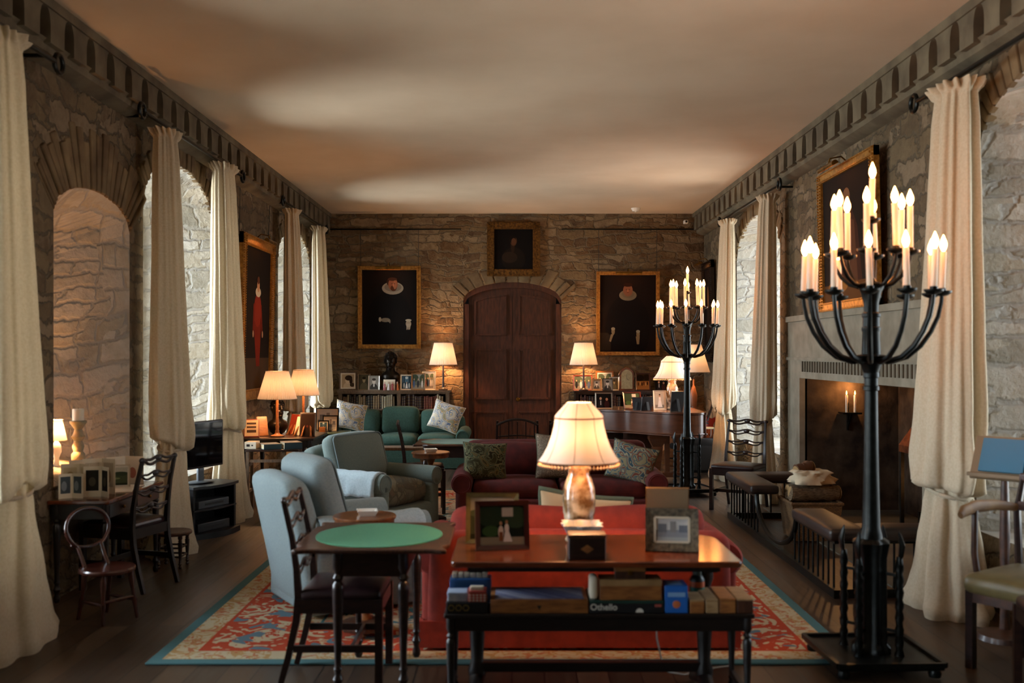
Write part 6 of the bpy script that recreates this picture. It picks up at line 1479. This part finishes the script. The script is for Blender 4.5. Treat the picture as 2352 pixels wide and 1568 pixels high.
th = thing('book', 'blue book propped open on the reading stand at right edge', 'book', (2.93, 5.92, 0), PI+.75)
mb = MB(); mb.box((.028, 0, 1.09), (.014, .25, .21), rot=Euler((0, -.45, 0))); mb.build('cover', mat('bright_teal_cover', '#2d6a86', .4), th, smooth=False)

# ------------------------------------------------------------------ instruments in the right corner
th = thing('amplifier', 'dark amplifier cabinet behind the curtain in the right corner', 'amplifier', (2.72, 14.28, 0))
mb = MB(); mb.rbox((0, 0, .245), (.46, .34, .49), .015); mb.build('cabinet', BLACK, th)
mb = MB(); mb.span((-.2, -.173, .04), (.2, -.17, .38)); mb.build('grille', mat('grille_cloth', '#1f1b17', .9), th, smooth=False)
th = thing('bongo_drums', 'pair of bongo drums with pale skins on the dark amplifier', 'drums', (2.70, 14.26, .4905))
SK = mat('drum_skin', '#bfa983', .7)
for x, r in ((-.10, .095), (.105, .085)):
    mb = MB(); mb.lathe([(r*.82, 0), (r*.9, .05), (r, .13)], (x, 0, 0), 24); sh = mb.build('shell', W['red'], th)
    mb = MB(); mb.lathe([(r*1.06, .125), (r*1.07, .14), (r*1.02, .145), (.0, .146)], (x, 0, 0), 24); mb.build('skin', SK, sh)
    mb = MB()
    for k in range(5): g = 2*PI*k/5; mb.cyl((x+r*1.06*math.cos(g), r*1.06*math.sin(g), .02), (x+r*1.06*math.cos(g), r*1.06*math.sin(g), .13), .005, n=6)
    mb.build('tension_rod', FR_SILVER, sh)
mb = MB(); mb.span((-.03, -.025, .05), (.04, .025, .09)); mb.build('centre_block', BLACK, th)
def guitar(label, loc, rot, m, electric=False):
    th = thing('guitar', label, 'guitar', loc); th.rotation_euler = rot
    half = [(0, 0), (.10, .01), (.17, .06), (.19, .13), (.17, .2), (.13, .25), (.12, .29), (.135, .34), (.14, .40), (.11, .45), (.05, .475)]
    if electric: half = [(0, 0), (.08, .01), (.14, .05), (.16, .11), (.14, .17), (.11, .21), (.115, .26), (.14, .31), (.12, .35), (.06, .30)]
    poly = [p for p in half]+[(-x, z) for x, z in reversed(half[1:])]
    mb = MB(); mb.prism(poly, -.022 if electric else -.045, .022 if electric else .045, 'y'); b_ = mb.build('guitar_body', m, th, angle=50); bv = b_.modifiers.new('b', 'BEVEL'); bv.width = .008; bv.segments = 2
    top = half[-1][1]
    mb = MB(); mb.bar((0, -.05 if not electric else -.026, top-.06), (0, -.045, top+.36), .05, .02); nk = mb.build('neck', W['dark'], th)
    mb = MB(); mb.prism([(-.025, top+.36), (.025, top+.36), (.04, top+.5), (-.04, top+.5)], -.055, -.04, 'y'); mb.build('headstock', W['black'], nk)
    mb = MB()
    if electric: mb.span((-.035, -.026, .13), (.035, -.022, .15)); mb.span((-.035, -.026, .2), (.035, -.022, .22))
    else: mb.lathe([(.045, 0), (.045, .003)], n=24); mb.v = [(x, -.0462-z, .3+y) for x, y, z in mb.v]; mb.span((-.06, -.054, .11), (.06, -.045, .125))
    mb.build('pickup' if electric else 'sound_hole', BLACK, b_)
    return th
guitar('acoustic guitar with brown body leaning in right corner behind the amplifier', (2.36, 14.62, .03), (-.22, 0, .1), W['light'])
guitar('dark acoustic guitar standing next to the brown one in the corner', (2.50, 15.0, .03), (-.2, .1, -.1), W['dark'])
guitar('glossy red electric guitar propped highest, behind the bongo drums', (2.78, 14.60, .475), (-.12, .35, .1), mat('glossy_red_lacquer', '#8e1f10', .15, coat=.8), True)
th = thing('guitar_shelf', 'dark low shelf carrying the red guitar in the right corner', 'shelf', (2.86, 14.66, 0))
mb = MB(); mb.rbox((0, 0, .44), (.42, .24, .03), .006); mb.build('shelf_board', W['black'], th)
for x in (-1, 1): mb = MB(); mb.span((x*.19-.012, -.11, 0), (x*.19+.012, .11, .425)); mb.build('side_panel', W['black'], th, smooth=False)
th = thing('corner_table', 'small dark round table under the cone-shaded corner lamp', 'table', (2.78, 15.25, 0))
mb = MB(); mb.lathe([(.2, .72), (.21, .73), (.2, .745)], n=28); mb.build('table_top', W['dark'], th)
mb = MB(); mb.lathe([(.15, 0), (.13, .03), (.03, .06), (.03, .6), (.05, .72)], n=18); mb.build('pedestal', W['dark'], th)
# ------------------------------------------------------------------ ceiling fittings
th = thing('smoke_detector', 'round white smoke detector on the ceiling near the end wall', 'smoke detector', (1.95, 15.7, HC))
mb = MB(); mb.lathe([(.075, 0), (.075, -.012), (.06, -.03), (.05, -.05), (.0, -.055)], n=28); mb.build('housing', WHITE, th); mb = MB(); mb.lathe([(.02, -.054), (.015, -.062), (0, -.063)], n=12); mb.build('sensor_cap', WHITE, th)
th = thing('security_camera', 'small white camera high in the far right corner', 'camera', (2.83, 16.22, 3.83))
mb = MB(); mb.rbox((0, 0, 0), (.07, .12, .06), .015); mb.build('housing', WHITE, th); mb = MB(); mb.cyl((0, -.06, 0), (0, -.066, 0), .018); mb.build('lens', BLACK, th); mb = MB(); mb.bar((0, .03, 0), (0, .11, .03), .02); mb.build('bracket', WHITE, th)
# ------------------------------------------------------------------ daylight, camera, exposure
w = bpy.data.worlds.new('world'); sc.world = w; w.use_nodes = True; nt = w.node_tree
bg = nt.nodes['Background']; tc = nt.nodes.new('ShaderNodeTexCoord'); sp = nt.nodes.new('ShaderNodeSeparateXYZ'); rp = nt.nodes.new('ShaderNodeValToRGB')
mr = nt.nodes.new('ShaderNodeMapRange'); mr.inputs[1].default_value = -1; mr.inputs[2].default_value = 1
nt.links.new(tc.outputs['Generated'], sp.inputs[0]); nt.links.new(sp.outputs[2], mr.inputs[0]); nt.links.new(mr.outputs[0], rp.inputs[0])
e = rp.color_ramp.elements; e[0].position = .40; e[0].color = (.66, .70, .68, 1); e[1].position = .56; e[1].color = (.76, .89, 1.0, 1)
m2 = nt.nodes.new('ShaderNodeMapRange'); m2.inputs[1].default_value = -.6; m2.inputs[2].default_value = .6; m2.inputs[3].default_value = 25.0; m2.inputs[4].default_value = 7.5   # the sky is brighter on the left side of the house
nt.links.new(sp.outputs[0], m2.inputs[0]); nt.links.new(m2.outputs[0], bg.inputs[1]); nt.links.new(rp.outputs[0], bg.inputs[0]); pass
cam = bpy.data.cameras.new('camera'); co = bpy.data.objects.new('camera', cam); COL.objects.link(co)
co.location = (0, 0, 1.7); co.rotation_euler = (PI/2, 0, 0); cam.lens = 35; cam.sensor_width = 36; cam.shift_y = 26/2352
cam.dof.use_dof = True; cam.dof.focus_distance = 13.0; cam.dof.aperture_fstop = 2.0; cam.clip_start = .05
sc.camera = co
sc.view_settings.view_transform = 'Standard'; sc.view_settings.look = 'None'; sc.view_settings.gamma = 1.0; sc.view_settings.use_curve_mapping = False
sc.view_settings.exposure = 0.28
